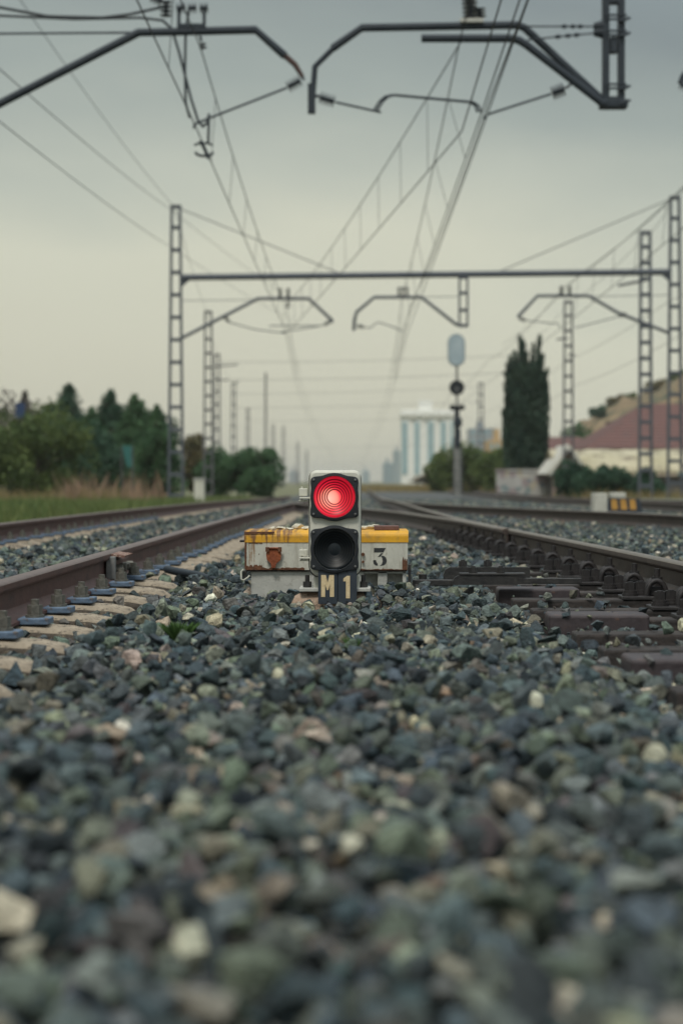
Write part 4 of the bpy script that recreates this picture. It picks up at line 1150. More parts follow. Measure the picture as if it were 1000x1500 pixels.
# striped point machine beyond the right rail
YB = 27.0
def p5(px, py, Y=YB): v = W(px, py, Y); return v.x, v.z
sb = thing('striped_point_machine', 'pale box with black and yellow striped side beyond the right rail', 'point machine', W(900, 748, YB))
a, zt5 = p5(870, 722.5); b, zb5 = p5(889.5, 752); mb = MB(); mb.bbox(a, b, YB, YB + .4, zb5, zt5, .012); mb.build('body', M['boxgrey'], sb)
a, _ = p5(896.5, 0); b, zt6 = p5(917, 721.8); mb = MB(); mb.bbox(a, b, YB + .02, YB + .4, p5(0, 730)[1], zt6, .012); mb.build('lid', M['boxgrey'], sb)
a, ztb = p5(889.7, 730.2); b, _ = p5(941, 0); mb = MB(); mb.prism([(a, zb5), (b, zb5), (b - .03, ztb - .02), (b - .06, ztb), (a, ztb)], 'y', YB + .02, YB + .4); pn = mb.build('dark_panel', M['plate'], sb)
for c_ in (899.5, 913, 926.5):
    mb = MB(); a, za_ = p5(c_ - 3.6, 731.5); b, zb_ = p5(c_ + 3.6, 746.5); mb.prism([(a, zb_), (b + .02, zb_), (b, za_), (a - .01, za_)], 'y', YB + .016, YB + .0195); mb.build('yellow_stripe', mat('ochre_stripe', (.5, .27, .06), .6, 0, .15, 10), pn)

# ------------------------------------------------------------------ vegetation
def leaf_mat(name, c1, c2, sc_=1.2):
    return mat(name, c1, .75, 0, .3, sc_, 0, 1, col2=c2, trans=.18, spec=.25, detail=4)


LF = {'olive': leaf_mat('olive_leaves', (.045, .085, .03), (.14, .18, .055), .9), 'dark': leaf_mat('dark_green_leaves', (.022, .06, .038), (.06, .12, .07), .9),
      'green': leaf_mat('mid_green_leaves', (.03, .082, .038), (.085, .16, .07), .9), 'cyp': leaf_mat('cypress_leaves', (.010, .036, .028), (.06, .10, .065), 1.3),
      'autumn': leaf_mat('autumn_leaves', (.06, .07, .03), (.16, .115, .05), .8), 'dull': leaf_mat('greyish_twigs', (.06, .055, .05), (.11, .09, .08), .8)}
M['bark'] = mat('bark', (.07, .055, .042), .95, 0, .3, 6, .4, 20)


def leaves(mb, pts, size, up=0., rr=None):
    """small leaf faces at pts, random orientation (up: bias along Z)"""
    rr = rr or RNG
    n = len(pts)
    d1 = rr.normal(size=(n, 3)); d1[:, 2] += up * 2.2; d1 /= np.linalg.norm(d1, axis=1)[:, None]
    d2 = np.cross(d1, rr.normal(size=(n, 3))); d2 /= np.linalg.norm(d2, axis=1)[:, None] + 1e-9
    s = size * rr.uniform(.6, 1.4, (n, 1)); asp = .55 if up == 0 else .3
    A = pts - d1 * s; B = pts + d2 * s * asp; D = pts + d1 * s; E_ = pts - d2 * s * asp
    V = np.stack([A, B, D, E_], 1).reshape(-1, 3)
    mb.add(V, [(4 * i, 4 * i + 1, 4 * i + 2, 4 * i + 3) for i in range(n)], 0)
    return mb


def limbs(mb, base, top, r, spread, n=5, seed=0):
    rr = random.Random(seed)
    h = top.z - base.z
    mid = base.lerp(top, .45) + Vector((rr.uniform(-.1, .1) * h * .3, 0, 0))
    mb.tube([base, base.lerp(mid, .5), mid, base.lerp(top, .8)], [r, r * .8, r * .6, r * .2], 8)
    for k in range(n):
        t = .3 + .5 * k / n; p = base.lerp(top, t); a = rr.uniform(0, 6.28)
        e = p + Vector((math.cos(a) * spread, math.sin(a) * spread, h * .22)); mb.tube([p, p.lerp(e, .5) + Vector((0, 0, .05 * h)), e], [r * .4, r * .25, r * .08], 6)


def broad_tree(px, pyt, pyb, wpx, Y, lm, label, seed, n=5200, name='tree', size=.11, group=None, low=.06):
    rr = np.random.default_rng(seed)
    base = W(px, pyb, Y); base.z = float(zt(Y)) - .16; top = W(px, pyt, Y)
    h = top.z - base.z; R = wpx / F * Y / 2
    t = thing(name, label, 'tree' if name == 'tree' else 'bush', base, group)
    mb = MB(); limbs(mb, base, top, max(.05, h * .03), R * .55, 6, seed); mb.build('trunk', M['bark'], t)
    nc = 34; cc = []
    while len(cc) < nc:
        u = rr.uniform(-1, 1, 3)
        if np.linalg.norm(u) > 1: continue
        cc.append(u)
    cc = np.array(cc); cz = base.z + h * (low + (1 - low) / 2)
    cl = np.stack([base.x + cc[:, 0] * R * .8, base.y + cc[:, 1] * R * .8, cz + cc[:, 2] * h * (1 - low) / 2 * .84], 1)
    rad = rr.uniform(.24, .46, nc) * min(R, h * .6)
    idx = rr.integers(0, nc, n)
    dirv = rr.normal(size=(n, 3)); dirv /= np.linalg.norm(dirv, axis=1)[:, None]
    pts = cl[idx] + dirv * (rad[idx] * rr.uniform(.35, 1.08, n) ** .6)[:, None]
    pts[:, 2] = np.maximum(pts[:, 2], base.z + .02)
    leaves(MB(), pts, size, 0, rr).build('crown', LF[lm], t, fixn=False)
    return t


def conifer(px, pyt, pyb, wpx, Y, lm, label, seed, n=5200, group=None, size=.13, power=.8):
    rr = np.random.default_rng(seed)
    base = W(px, pyb, Y); base.z = float(zt(Y)) - .16; top = W(px, pyt, Y)
    h = top.z - base.z; R = wpx / F * Y / 2
    t = thing('conifer_tree', label, 'tree', base, group)
    mb = MB(); mb.tube([base, base.lerp(top, .5), base.lerp(top, .97)], [h * .028, h * .018, .015], 8); mb.build('trunk', M['bark'], t)
    # whorls of drooping boughs
    P = []
    nb = 150
    for k in range(nb):
        f = .04 + .94 * (k + rr.uniform(0, 1)) / nb; a = rr.uniform(0, 6.28); L_ = R * min(1, (1 - f) * 1.75) ** .9 * (1 - .25 * f) * rr.uniform(.65, 1.15) + .05
        m_ = int(n / nb * (1.5 - f)); s = rr.uniform(.1, 1, m_) ** .7
        x = np.cos(a) * L_ * s + rr.normal(0, .10 * R * (1.1 - f), m_); y = np.sin(a) * L_ * s + rr.normal(0, .10 * R * (1.1 - f), m_)
        z = base.z + h * f + L_ * .25 * s - L_ * .25 * s * s + rr.normal(0, .018 * h, m_)
        P.append(np.stack([base.x + x, base.y + y, z], 1))
    m_ = int(n * .8); f = 1 - rr.uniform(0.004, 1, m_) ** .7; a = rr.uniform(0, 6.28, m_); rad = R * .8 * np.minimum(1, (1 - f) * 1.75) ** .9 * (1 - .25 * f) * (.75 + .25 * np.sin(f * 40 + a * 2)) * np.sqrt(rr.uniform(.1, 1, m_))
    P.append(np.stack([base.x + np.cos(a) * rad, base.y + np.sin(a) * rad, base.z + .05 + f * h * .97], 1))
    P = np.concatenate(P); P = P[P[:, 2] < top.z]
    leaves(MB(), P, size, .25, rr).build('crown', LF[lm], t, fixn=False)
    return t


TR = 'trees beyond the grass at left'
broad_tree(20, 572, 720, 120, 112, 'dull', 'greyish thin tree top at the far left edge, behind the leafy tree', 1, 2600, group=TR, size=.16)
broad_tree(52, 602, 722, 215, 76, 'olive', 'big yellowish-green leafy tree at the left edge', 2, 9500, group=TR, size=.10, low=.0)
broad_tree(-60, 596, 722, 170, 80, 'olive', 'leafy tree cut by the left edge of the frame', 12, 5000, group=TR, size=.11, low=.0)
conifer(100, 561, 720, 150, 104, 'dark', 'tall dark conifer with the sharpest top, right of the leafy tree', 3, 6500, group=TR)
conifer(37, 570, 720, 80, 118, 'dull', 'thin greyish conifer tip rising behind the leafy tree', 13, 3000, group=TR)
conifer(72, 590, 720, 120, 108, 'dark', 'smaller dark conifer just left of the tallest conifer', 14, 4500, group=TR)
conifer(162, 571, 720, 150, 100, 'dark', 'dark conifer with a blunt top in the middle of the left trees', 4, 6500, group=TR, power=.62)
conifer(198, 577, 720, 140, 96, 'green', 'broad green conifer next to the left portal mast', 5, 7000, group=TR, power=.62)
conifer(230, 592, 720, 74, 93, 'green', 'green conifer whose crown touches the left portal mast', 16, 5000, group=TR, power=.45)
conifer(134, 596, 720, 120, 98, 'green', 'low green conifer between the two taller conifers', 6, 4500, group=TR)
broad_tree(140, 622, 722, 105, 82, 'dark', 'rounded dark bush in front of the left conifers', 7, 6500, group=TR, size=.10, low=.0)
broad_tree(222, 606, 722, 66, 92, 'green', 'low green tree filling the gap left of the portal mast', 15, 5000, group=TR, size=.10, low=.0)
broad_tree(287, 628, 720, 62, 120, 'autumn', 'brownish tree between the left masts', 8, 4200, group=TR, size=.14, low=.0)
for a_ in ((70, 604, 130, 116, 'dark', 'dark tree filling the back of the left belt, behind the leafy tree', 71), (128, 600, 110, 116, 'dark', 'dark tree at the back of the left belt, behind the tallest conifer', 72), (182, 596, 104, 112, 'green', 'green tree at the back of the left belt, between its conifers', 73), (226, 598, 84, 108, 'dark', 'dark tree at the back of the left belt, beside the portal mast', 74)):
    broad_tree(a_[0], a_[1], 720, a_[2], a_[3], a_[4], a_[5], a_[6], 6500, group=TR, size=.14, low=.0)
HG = 'rounded hedge bushes at left'
for i, (px, pyt, wd, Y, lab) in enumerate(((318, 656, 64, 112, 'clipped green bush between the left masts, left end of the hedge'), (350, 660, 60, 108, 'clipped green bush in the middle of the hedge'), (385, 654, 84, 104, 'large clipped bush at the right end of the hedge'))):
    broad_tree(px, pyt, 720, wd, Y, 'green', lab, 20 + i, 6500, 'hedge_bush', .10, HG, 0)
# right side
broad_tree(690, 648, 722, 112, 135, 'olive', 'dark olive bush behind the tall signal post', 31, 6500, 'bush', .14, 'bushes at right', 0)
broad_tree(642, 664, 720, 46, 150, 'olive', 'small olive bush at the foot of the white tower', 32, 3000, 'bush', .14, 'bushes at right', 0)
broad_tree(748, 652, 722, 100, 125, 'olive', 'green bush at the foot of the cypress', 33, 6000, 'bush', .13, 'bushes at right', 0)
broad_tree(840, 676, 728, 70, 84, 'dark', 'dark bush below the pale shed roof, left one', 34, 4500, 'bush', .09, 'bushes at right', 0)
broad_tree(893, 680, 728, 76, 84, 'dark', 'dark bush below the pale shed roof, middle one', 35, 4500, 'bush', .09, 'bushes at right', 0)
broad_tree(948, 686, 730, 60, 82, 'dark', 'dark bush below the pale shed roof, right one', 36, 3800, 'bush', .09, 'bushes at right', 0)
broad_tree(925, 632, 700, 50, 125, 'green', 'green tree poking above the pale shed roof in front of the red roof', 37, 3500, 'tree', .14, None, 0)
broad_tree(850, 618, 690, 84, 196, 'green', 'green bush on the slope left of the big red roof', 38, 3500, 'bush', .22, None, 0)
def slope_bush(px, py, Y, wpx, lm, label, seed):
    rr = np.random.default_rng(seed); p = W(px, py, Y); R = wpx / F * Y / 2; n = 900
    t = thing('bush', label, 'bush', p, 'scrub bushes on the hillside')
    mb = MB(); mb.tube([p - Vector((0, 0, 1.5)), p, p + Vector((0, 0, R * .6))], [.2, .15, .05], 6); mb.build('trunk', M['bark'], t)
    q_ = rr.normal(size=(n, 3)); q_ /= np.linalg.norm(q_, axis=1)[:, None]; q_ *= (rr.uniform(.4, 1, (n, 1)) * (1 + .3 * np.sin(q_[:, :1] * 5)))
    leaves(MB(), q_ * np.array([R, R, R * .7]) + np.array(p), .3, 0, rr).build('crown', LF[lm], t, fixn=False)
for a_ in ((878, 604, 300, 26, 'dark', 'dark scrub bush at the lower left end of the hill crest', 61), (905, 590, 310, 30, 'autumn', 'brownish scrub bush on the hill crest left of the mast pair', 62), (925, 583, 312, 20, 'olive', 'small olive scrub bush on the hill crest next to the tall mast', 63),
           (962, 568, 315, 34, 'autumn', 'brown scrub bush on the hill crest between the two right masts', 64), (996, 552, 316, 26, 'olive', 'olive scrub bush on the hill crest at the right frame edge', 65)): slope_bush(*a_)


def cypress():
    Y = 112.0; rr = np.random.default_rng(77)
    base = W(771, 720, Y); base.z = float(zt(Y)) - .16; top = W(771, 490, Y); h = top.z - base.z; k = Y / F
    t = thing('cypress_tree', 'tall dark cypress with ragged pointed tips at right', 'tree', base)
    mb = MB(); mb.tube([base, base + Vector((0, 0, h * .8))], [.25, .08], 8); mb.build('trunk', M['bark'], t)
    P = []
    # bundles of upright sprays: (px offset, top y, half-width px)
    sp = [(756, 515, 11), (765, 497, 7), (770, 520, 12), (779, 505, 8), (787, 492, 6), (792, 520, 9), (798, 540, 8), (748, 545, 10), (744, 585, 10), (803 - 6, 570, 8), (762, 491, 4), (789, 500, 5), (776, 530, 16), (760, 560, 18), (785, 560, 16), (740, 604, 6)]
    for (a, b, hw) in sp:
        x0_ = (a - CX) * k; zt0 = H - (b - HY) * k
        xb = (770 + (a - 771) * .55 - CX) * k
        m_ = 1050; f = rr.uniform(0, 1, m_) ** .8
        wdt = hw * k * np.minimum(1, (1 - f) * 3.5) * 1.0 + .03
        a_ = rr.uniform(0, 6.28, m_); r_ = np.sqrt(rr.uniform(0, 1, m_))
        f2 = f ** 2.0
        x = xb * (1 - f) + x0_ * f + (x0_ - xb) * (f - f * f) * .9 + np.cos(a_) * r_ * wdt + np.where(f > .93, (x0_ - (771 - CX) * k) * (f - .93) * 2.2, 0)
        y = Y + np.sin(a_) * r_ * wdt * 1.3 + (rr.uniform(-.4, .4))
        P.append(np.stack([x, y, base.z + .2 + (zt0 - base.z - .2) * f], 1))
    m_ = 9000; f = rr.uniform(0, .80, m_); a_ = rr.uniform(0, 6.28, m_); r_ = rr.uniform(.4, 1, m_)
    wd = 31 * k * np.minimum(1, .55 + 2.0 * f) * np.where(f > .6, 1 - (f - .6) * .9, 1) * (1 + .1 * np.sin(f * 23 + a_ * 3))
    P.append(np.stack([base.x - .05 + np.cos(a_) * r_ * wd, Y + np.sin(a_) * r_ * wd, base.z + h * f], 1))
    # the small stray branch at left
    f = rr.uniform(0, 1, 240); P.append(np.stack([((752 - 16 * f) - CX) * k + rr.normal(0, .05, 240), Y + rr.normal(0, .1, 240), H - ((615 - 14 * f * f) - HY) * k + rr.normal(0, .08, 240)], 1))
    for k_ in range(90):      # short upturned side sprays break the outline
        fz = rr.uniform(.12, .86); an = rr.uniform(0, 6.28); r0 = 29 * k * min(1, .55 + 2 * fz) * (1 if fz < .6 else 1 - (fz - .6) * .9); m2_ = 46
        t_ = rr.uniform(0, 1, m2_); ln = rr.uniform(.25, .6); o2 = r0 * .85 + ln * .6 * t_
        P.append(np.stack([base.x - .05 + np.cos(an) * o2 + rr.normal(0, .04, m2_), Y + np.sin(an) * o2 + rr.normal(0, .04, m2_), base.z + h * fz + ln * 1.7 * t_ ** 1.4 + rr.normal(0, .05, m2_)], 1))
    leaves(MB(), np.concatenate(P), .17, 1.0, rr).build('crown', LF['cyp'], t, fixn=False)


cypress()


def blades(name, n, xr, yr, hmin, hmax, mts, label, seed, wdt=.012, dens=None, zoff=-.16):
    rr = np.random.default_rng(seed)
    x = rr.uniform(*xr, n); y = yr[0] + (yr[1] - yr[0]) * rr.uniform(0, 1, n)
    if dens is not None:
        kp = rr.uniform(0, 1, n) < dens(x, y); x, y = x[kp], y[kp]; n = len(x)
    z = zt(y) + zoff; h = rr.uniform(hmin, hmax, n) * (1 - .35 * rr.uniform(0, 1, n)); a = rr.uniform(0, 6.28, n); ln = rr.normal(0, .25, (n, 2)) * h[:, None]
    w_ = wdt * rr.uniform(.7, 1.5, n); dx, dy = np.cos(a) * w_, np.sin(a) * w_
    V = np.stack([np.stack([x - dx, y - dy, z], 1), np.stack([x + dx, y + dy, z], 1), np.stack([x + ln[:, 0] * .4 + dx * .6, y + ln[:, 1] * .4 + dy * .6, z + h * .6], 1), np.stack([x + ln[:, 0], y + ln[:, 1], z + h], 1), np.stack([x + ln[:, 0] * .4 - dx * .6, y + ln[:, 1] * .4 - dy * .6, z + h * .6], 1)], 1).reshape(-1, 3)
    mb = MB(); mb.add(V, [(5 * i, 5 * i + 1, 5 * i + 2, 5 * i + 3, 5 * i + 4) for i in range(n)])
    mb.build(name, mts, label=label, cat='grass', kind='stuff', fixn=False)


GR = leaf_mat('verge_grass', (.07, .125, .04), (.19, .215, .08), .35)
DRY = leaf_mat('dry_grass_stalks', (.19, .155, .07), (.32, .25, .13), .5)
DRYR = leaf_mat('pinkish_dry_stalks', (.24, .16, .11), (.38, .26, .18), .5)
blades('verge_grass', 60000, (-22, -4.3), (17, 78), .15, .46, GR, 'green grass verge along the left track', 41, .016)
blades('dry_grass', 9000, (-20, -8), (60, 76), .35, .85, DRY, 'yellow dry grass at the foot of the left trees', 42, .016, dens=lambda x, y: .3 + .7 * (np.sin(x * 1.3 + y * .3) > -.1))
blades('dry_weeds', 1300, (-10.2, -7.0), (60, 68), .6, 1.6, DRYR, 'tall pinkish dry weeds in front of the left bushes', 43, .014, dens=lambda x, y: .06 + .5 * (np.sin(x * 3.1 + np.sin(y)) > .35))
blades('trackside_weeds', 14000, (9.0, 30), (40, 90), .2, .8, DRY, 'tan weeds along the right side of the tracks', 44, .018, dens=lambda x, y: .35 + .65 * (np.sin(x * .9 + y * .4) > 0))
blades('trackside_grass', 9000, (9.4, 30), (38, 90), .15, .5, GR, 'green grass along the right side of the tracks', 45, .016)
blades('far_weeds', 9000, (-4, 14), (150, 210), .2, .8, DRY, 'tan weeds across the far end of the tracks', 46, .04)


def tuft(px, py, Y, label, n, hh, seed):
    rr = np.random.default_rng(seed); p = W(px, py, Y); mb = MB()
    vs = [(p.x, p.y, p.z - .02)]; fs = []
    for i in range(n):
        a = rr.uniform(0, 6.28); L_ = hh * rr.uniform(.5, 1.3); o_ = L_ * rr.uniform(.2, 1.3); b = rr.uniform(0, 6.28)
        tx, ty, tz = p.x + math.cos(a) * o_, p.y + math.sin(a) * o_, p.z + L_
        k_ = len(vs); w_ = L_ * .07
        vs += [(p.x + (tx - p.x) * .7 + math.cos(b) * w_, p.y + (ty - p.y) * .7 + math.sin(b) * w_, p.z + L_ * .7), (tx, ty, tz), (p.x + (tx - p.x) * .7 - math.cos(b) * w_, p.y + (ty - p.y) * .7 - math.sin(b) * w_, p.z + L_ * .62)]
        fs.append((0, k_, k_ + 1, k_ + 2))
    mb.add(vs, fs)
    mb.build('weed_tuft', leaf_mat('weed_leaves', (.035, .075, .02), (.08, .15, .04), 20), loc=p, label=label, cat='weed', fixn=False)


tuft(262, 938, 5.9, 'dark green weed tuft growing in the gravel left of centre', 170, .05, 51)
tuft(632, 990, 4.75, 'small bright green weed in the gravel right of centre', 60, .03, 52)
tuft(520, 950, 5.6, 'tiny green sprig in the gravel below the M1 plate', 26, .03, 53)

# ------------------------------------------------------------------ buildings and hill
def fac_mat(name, c1, c2): return mat(name, c1, .8, 0, .1, .4, 0, 1, col2=c2)


YT = 620.0
def pT(px, py, Y=YT): v = W(px, py, Y); return v.x, v.z
WH = fac_mat('white_render', (.78, .78, .73), (.84, .84, .80)); GB = mat('blue_glass', (.19, .35, .40), .25, 0, .15, .3, col2=(.26, .43, .48))
tw = thing('white_tower', 'white apartment tower with vertical blue glass strips behind the tall signal', 'tower block', W(625, 712, YT))
a, zt7 = pT(588, 600); b, zb7 = pT(664, 718)
mb = MB(); mb.box(a, b, YT, YT + 16, zb7, zt7); mb.box(pT(614, 0)[0], pT(633, 0)[0], YT + 2, YT + 9, zt7 + .01, pT(0, 586)[1]); mb.box(pT(586, 0)[0], pT(666, 0)[0], YT - .8, YT + 16.5, zt7 - 2.2, zt7 - .6)
mb.build('wall', WH, tw)
for (c_, d_, bot) in ((588.5, 596.5, 695), (607, 614, 695), (626, 635, 680), (645, 653, 680), (659, 663.5, 680)):
    mb = MB(); x0_, zz1 = pT(c_, 618); x1_, zz0 = pT(d_, bot)
    mb.box(x0_, x1_, YT - .25, YT - .02, zz0, zz1); g = mb.build('glass_strip', GB, tw)
    mb = MB(); nn = 11
    for k in range(nn): z = zz0 + (zz1 - zz0) * (k + .5) / nn; mb.box(x0_, x1_, YT - .4, YT - .26, z - .1, z + .1)
    mb.build('floor_band', WH, g)
for c_ in (600, 619, 640): 
    mb = MB(); x0_, zz1 = pT(c_, 608); x1_, zz0 = pT(c_ + 8, 613); mb.box(x0_, x1_, YT - .95, YT - .82, zz0, zz1); mb.build('roof_vent', M['boxgrey'], tw)
def far_block(px0, px1, pyt, Y, col, label, nwin=(4, 4)):
    a, z1_ = pT(px0, pyt, Y); b, _ = pT(px1, 0, Y); t = thing('far_building', label, 'building', (a, Y, -.4))
    mb = MB(); mb.box(a, b, Y, Y + 14, -.5, z1_); mb.box(a + (b - a) * .3, a + (b - a) * .55, Y + 3, Y + 7, z1_ + .01, z1_ + 2.0); mb.build('wall', fac_mat('far_wall', col, tuple(min(1, c * 1.15) for c in col)), t)
    for i in range(nwin[0]):
        for j in range(nwin[1]):
            x = a + (b - a) * (i + .3) / nwin[0]; z = z1_ * (j + .35) / nwin[1]
            mb = MB(); mb.box(x, x + (b - a) * .45 / nwin[0], Y - .15, Y - .02, z, z + z1_ * .4 / nwin[1]); mb.build('window', GB, t)
far_block(561, 576, 678, 800, (.25, .29, .31), 'grey-blue block low on the horizon, left of the white tower', (3, 4))
far_block(576, 588, 660, 760, (.3, .33, .34), 'slim grey-blue block touching the left side of the white tower', (2, 6))
far_block(530, 541, 690, 900, (.32, .36, .38), 'small hazy block on the horizon right of the red lamp', (2, 3))
far_block(688, 726, 627, 520, (.26, .29, .31), 'blue-grey block between the tall signal and the cypress', (4, 6))
far_block(716, 748, 644, 330, (.42, .30, .16), 'tan building left of the cypress, partly behind bushes', (4, 3))
far_block(423, 436, 690, 850, (.3, .3, .31), 'small pale building in the haze left of the signal', (3, 2))

# the hill at right
def hill():
    ys = np.linspace(210, 520, 26); xs = np.linspace(14, 230, 150)
    X, Y = np.meshgrid(xs, ys)
    crest = np.interp(X / Y * F + CX, [800, 830, 870, 905, 940, 975, 1000, 1100, 1400], [690, 640, 604, 588, 575, 560, 546, 515, 500])
    zc = H - (crest - HY) / F * Y
    prof = np.clip((Y - 210) / 110, 0, 1); prof = prof * prof * (3 - 2 * prof)
    Z = -.6 + (zc + .6) * prof * np.where(Y > 320, np.clip(1 - (Y - 320) / 260, .2, 1), 1)
    Z += (np.sin(X * .35 + Y * .2) + np.sin(X * .8 - Y * .13) * .6 + np.sin(X * 1.7 + Y * .31)) * .45 * prof
    Z = np.maximum(Z, -.6)
    nx = len(xs); mb = MB()
    mb.add(np.stack([X.ravel(), Y.ravel(), Z.ravel()], 1), [(j * nx + i, j * nx + i + 1, (j + 1) * nx + i + 1, (j + 1) * nx + i) for j in range(len(ys) - 1) for i in range(nx - 1)], 0, True)
    hm = stains(mat('dry_hillside', (.16, .11, .06), .95, 0, .3, .25, 0, 1, col2=(.27, .19, .10)), (.05, .065, .035), .5, .58, (1, 1, 1), .22)
    mb.build('hill', hm, kind='structure', fixn=False)


hill()
TILE = stains(mat('clay_tiles', (.105, .05, .044), .9, 0, .25, 3, 0, 1, col2=(.15, .072, .062)), (.085, .055, .052), .5, .7, (1, 1, 1), 1.5)


def tiled(m, sc_=7):
    nt = m.node_tree; N = nt.nodes; L = nt.links; p = N['Principled BSDF']
    tc = N.new('ShaderNodeTexCoord'); wv = N.new('ShaderNodeTexWave'); wv.bands_direction = 'Z'; wv.inputs['Scale'].default_value = sc_; L.new(tc.outputs['Object'], wv.inputs[0])
    b = N.new('ShaderNodeBump'); b.inputs['Strength'].default_value = .8; b.inputs['Distance'].default_value = .08; L.new(wv.outputs['Fac'], b.inputs['Height']); L.new(b.outputs[0], p.inputs['Normal'])
    return m


tiled(TILE, 1.3)
def house(px0, px1, py_e, py_r, rx0, rx1, Y, dep, label, wallcol, chim=None):
    a, ze = pT(px0, py_e, Y); b, _ = pT(px1, 0, Y); r0, zr = pT(rx0, py_r, Y + dep / 2); r1_, _ = pT(rx1, 0, Y + dep / 2)
    t = thing('house', label, 'house', ((a + b) / 2, Y + dep / 2, -.4))
    mb = MB(); mb.box(a + .4, b - .4, Y + .4, Y + dep - .4, -.5, ze - .02); wl = mb.build('wall', fac_mat('house_wall', wallcol, tuple(c * 1.15 for c in wallcol)), t)
    vs = [(a, Y, ze), (b, Y, ze), (b, Y + dep, ze), (a, Y + dep, ze), (r0, Y + dep / 2, zr), (r1_, Y + dep / 2, zr)]
    mb = MB(); mb.add(vs, [(0, 1, 5, 4), (1, 2, 5), (2, 3, 4, 5), (3, 0, 4), (0, 3, 2, 1)]); mb.build('roof', TILE, t)
    nw = max(2, int((b - a) / 3.5))
    for k in range(nw):
        x = a + (b - a) * (k + .4) / nw; mb = MB(); mb.box(x, x + 1.0, Y + .32, Y + .39, max(.5, ze * .35), max(1.4, ze * .75)); mb.build('window', GB, t)
    if chim:
        x, z = pT(*chim, Y + dep * .4); mb = MB(); mb.box(x - .3, x + .3, Y + dep * .35, Y + dep * .35 + .6, ze, z); mb.build('chimney', M['rustarm'], t)


house(856, 1150, 657, 591, 942, 1060, 122, 16, 'large house with a wide brown-red tiled hip roof at the right edge', (.4, .33, .26))
house(788, 862, 660, 640, 800, 850, 150, 9, 'small house with an orange-red roof right of the cypress', (.42, .36, .3), (892, 618))
# pale long shed
PALE = stains(mat('pale_sheeting', (.37, .33, .21), .85, 0, .2, .5, .4, 2, col2=(.52, .47, .34)), (.15, .12, .085), .50, .62, (1, 1, 1), .9)
YH = 96.0
sh_ = thing('long_shed', 'long low shed with sagging cream roof and white gable at its left end', 'shed', W(900, 725, YH))
a, ze = pT(812, 690, YH); b, _ = pT(1120, 0, YH); zr = pT(0, 657, YH)[1]
mb = MB(); mb.box(a, b, YH + .5, YH + 6, -.45, ze - .25); mb.build('wall', mat('shed_wall', (.09, .085, .08), .9, 0, .3, 1), sh_)
mb = MB(); nx = 30; rows = []
for i in range(nx + 1):
    x = a + (b - a) * i / nx; dz = .05 * math.sin(i * 1.1) + .035 * math.sin(i * 2.3 + 1)
    rows.append([(x, YH + .1, ze + .02 + dz * .4), (x, YH + .5, ze + .30 + dz), (x, YH + 1.4, ze + .75 + dz), (x, YH + 3, zr - .0 + dz * .6), (x, YH + 6.2, ze + .1), (x, YH + 6.2, ze - .08), (x, YH + 3, zr - .12), (x, YH + .1, ze - .12 + dz * .4)])
vs = [p for r in rows for p in r]; n8 = 8
mb.add(vs, [(i * n8 + k, i * n8 + (k + 1) % n8, (i + 1) * n8 + (k + 1) % n8, (i + 1) * n8 + k) for i in range(nx) for k in range(n8)], 0, True); mb.build('roof', PALE, sh_)
g0 = [pT(796, 694, YH), pT(829, 651, YH), pT(858, 690, YH)]
mb = MB(); mb.prism([g0[0], g0[1], (g0[1][0], g0[1][1] - .28), (g0[0][0] + .25, g0[0][1] - .05)], 'y', YH - 1.2, YH + 4.5); mb.prism([g0[1], g0[2], (g0[2][0] - .2, g0[2][1] - .05), (g0[1][0] + .01, g0[1][1] - .28)], 'y', YH - 1.2, YH + 4.5); mb.build('gable_roof', mat('white_sheet', (.55, .53, .47), .7, 0, .15, 1.5), sh_)
mb = MB(); mb.prism([(g0[0][0] + .35, -.45), (g0[2][0] - .35, -.45), (g0[2][0] - .35, g0[2][1] - .1), (g0[1][0], g0[1][1] - .35), (g0[0][0] + .35, g0[0][1] - .1)], 'y', YH - .8, YH - .6); mb.build('gable_wall', mat('gable_wall', (.2, .15, .13), .9, 0, .3, 2), sh_)

# graffiti-covered wall
def graffiti():
    m = mat('graffiti_wall', (.36, .34, .31), .9, 0, .2, 1.5)
    nt = m.node_tree; N = nt.nodes; L = nt.links; p = N['Principled BSDF']
    tc = N.new('ShaderNodeTexCoord'); vo = N.new('ShaderNodeTexVoronoi'); vo.inputs['Scale'].default_value = 2.6; L.new(tc.outputs['Object'], vo.inputs['Vector'])
    rp = N.new('ShaderNodeValToRGB'); rp.color_ramp.interpolation = 'CONSTANT'; e = rp.color_ramp.elements
    e[0].color = (.38, .37, .35, 1); e[1].position = .9; e[1].color = (.16, .2, .24, 1)
    for pos, c in ((.3, (.30, .25, .25)), (.45, (.42, .41, .39)), (.6, (.20, .25, .25)), (.75, (.40, .36, .28))): x = e.new(pos); x.color = (*c, 1)
    sp = N.new('ShaderNodeSeparateColor'); L.new(vo.outputs['Color'], sp.inputs[0]); L.new(sp.outputs[0], rp.inputs[0]); L.new(rp.outputs[0], p.inputs['Base Color'])
    return m


a, z1_ = pT(727, 690, 100); b, _ = pT(802, 0, 100)
mb = MB(); mb.box(a, b, 100, 100.25, -.45, z1_); mb.box(a - .05, b + .05, 99.94, 100.31, z1_ + .001, z1_ + .1)
mb.build('painted_wall', graffiti(), loc=((a + b) / 2, 100, -.45), label='low wall with faded coloured paint patches below the cypress', cat='wall')
a, z1_ = pT(932, 731, 50); b, _ = pT(1150, 0, 50)
mb = MB(); mb.bbox(a, b, 50, 50.4, -.45, z1_, .02); mb.build('low_kerb_wall', mat('mossy_concrete', (.2, .22, .17), .9, 0, .3, 2), loc=(a, 50, -.45), label='low greenish concrete wall behind the striped box at the right edge', cat='wall')

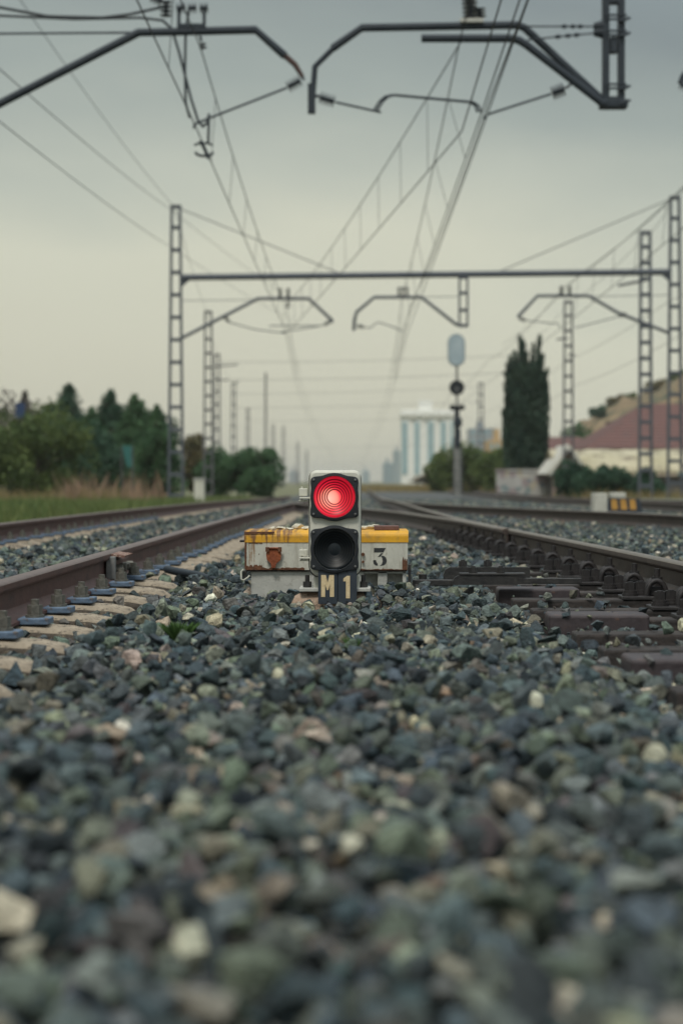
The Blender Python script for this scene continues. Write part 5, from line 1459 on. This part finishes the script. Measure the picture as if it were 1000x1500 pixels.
# small things at left
a, z1_ = pT(284, 703, 58); b, _ = pT(299, 0, 58)
cb = thing('relay_cabinet', 'small whitish cabinet in the grass between the left masts', 'cabinet', ((a + b) / 2, 58, -.4))
mb = MB(); mb.bbox(a, b, 58, 58.3, -.4, z1_, .03); mb.build('cabinet_body', M['cream'], cb); mb = MB(); mb.bbox(a - .03, b + .03, 57.97, 58.33, z1_ + .001, z1_ + .05, .015); mb.build('cabinet_roof', M['basegrey'], cb)
a, z1_ = pT(179, 653, 74); b, _ = pT(193, 0, 74)
tq = thing('teal_banner', 'teal panel on posts standing among the left bushes', 'panel', ((a + b) / 2, 74, -.4))
mb = MB(); mb.prism([(a, z1_), (b, z1_), (b, z1_ - .85), (b - .18, z1_ - .85)], 'y', 73.95, 74.0); mb.build('panel_sheet', mat('teal_sheet', (.02, .12, .11), .6, 0, .2, 2), tq)
mb = MB(); mb.tube([(b + .04, 74, -.4), (b + .04, 74, z1_)], .03, 8); mb.tube([(a - .03, 74.1, -.4), (a - .03, 74.1, z1_)], .03, 8); mb.build('post', M['steelfar'], tq)
a, z1_ = pT(23, 590, 90); b, zz = pT(37, 612, 90)
bq = thing('blue_sign', 'small blue sign on a pole in front of the leafy tree at left', 'sign', ((a + b) / 2, 90, -.4))
mb = MB(); mb.bbox(a, b, 89.9, 89.95, zz, z1_, .02); mb.build('sign_board', mat('blue_sign_paint', (.012, .035, .10), .5, 0, .2, 2), bq)
mb = MB(); mb.tube([((a + b) / 2, 90, -.4), ((a + b) / 2, 90, z1_)], .04, 8); mb.build('pole', M['steelfar'], bq)

# ------------------------------------------------------------------ the hazy air
hz = bpy.data.materials.new('thin_haze'); hz.use_nodes = True
nt = hz.node_tree; nt.nodes.remove(nt.nodes['Principled BSDF'])
pv = nt.nodes.new('ShaderNodeVolumePrincipled'); pv.inputs['Density'].default_value = HAZE; pv.inputs['Color'].default_value = (.97, .95, .88, 1); pv.inputs['Anisotropy'].default_value = .2
nt.links.new(pv.outputs[0], nt.nodes['Material Output'].inputs['Volume'])
mb = MB(); mb.box(-3300, 3300, -60, 4300, -1.6, 32); mb.build('haze', hz, kind='stuff')
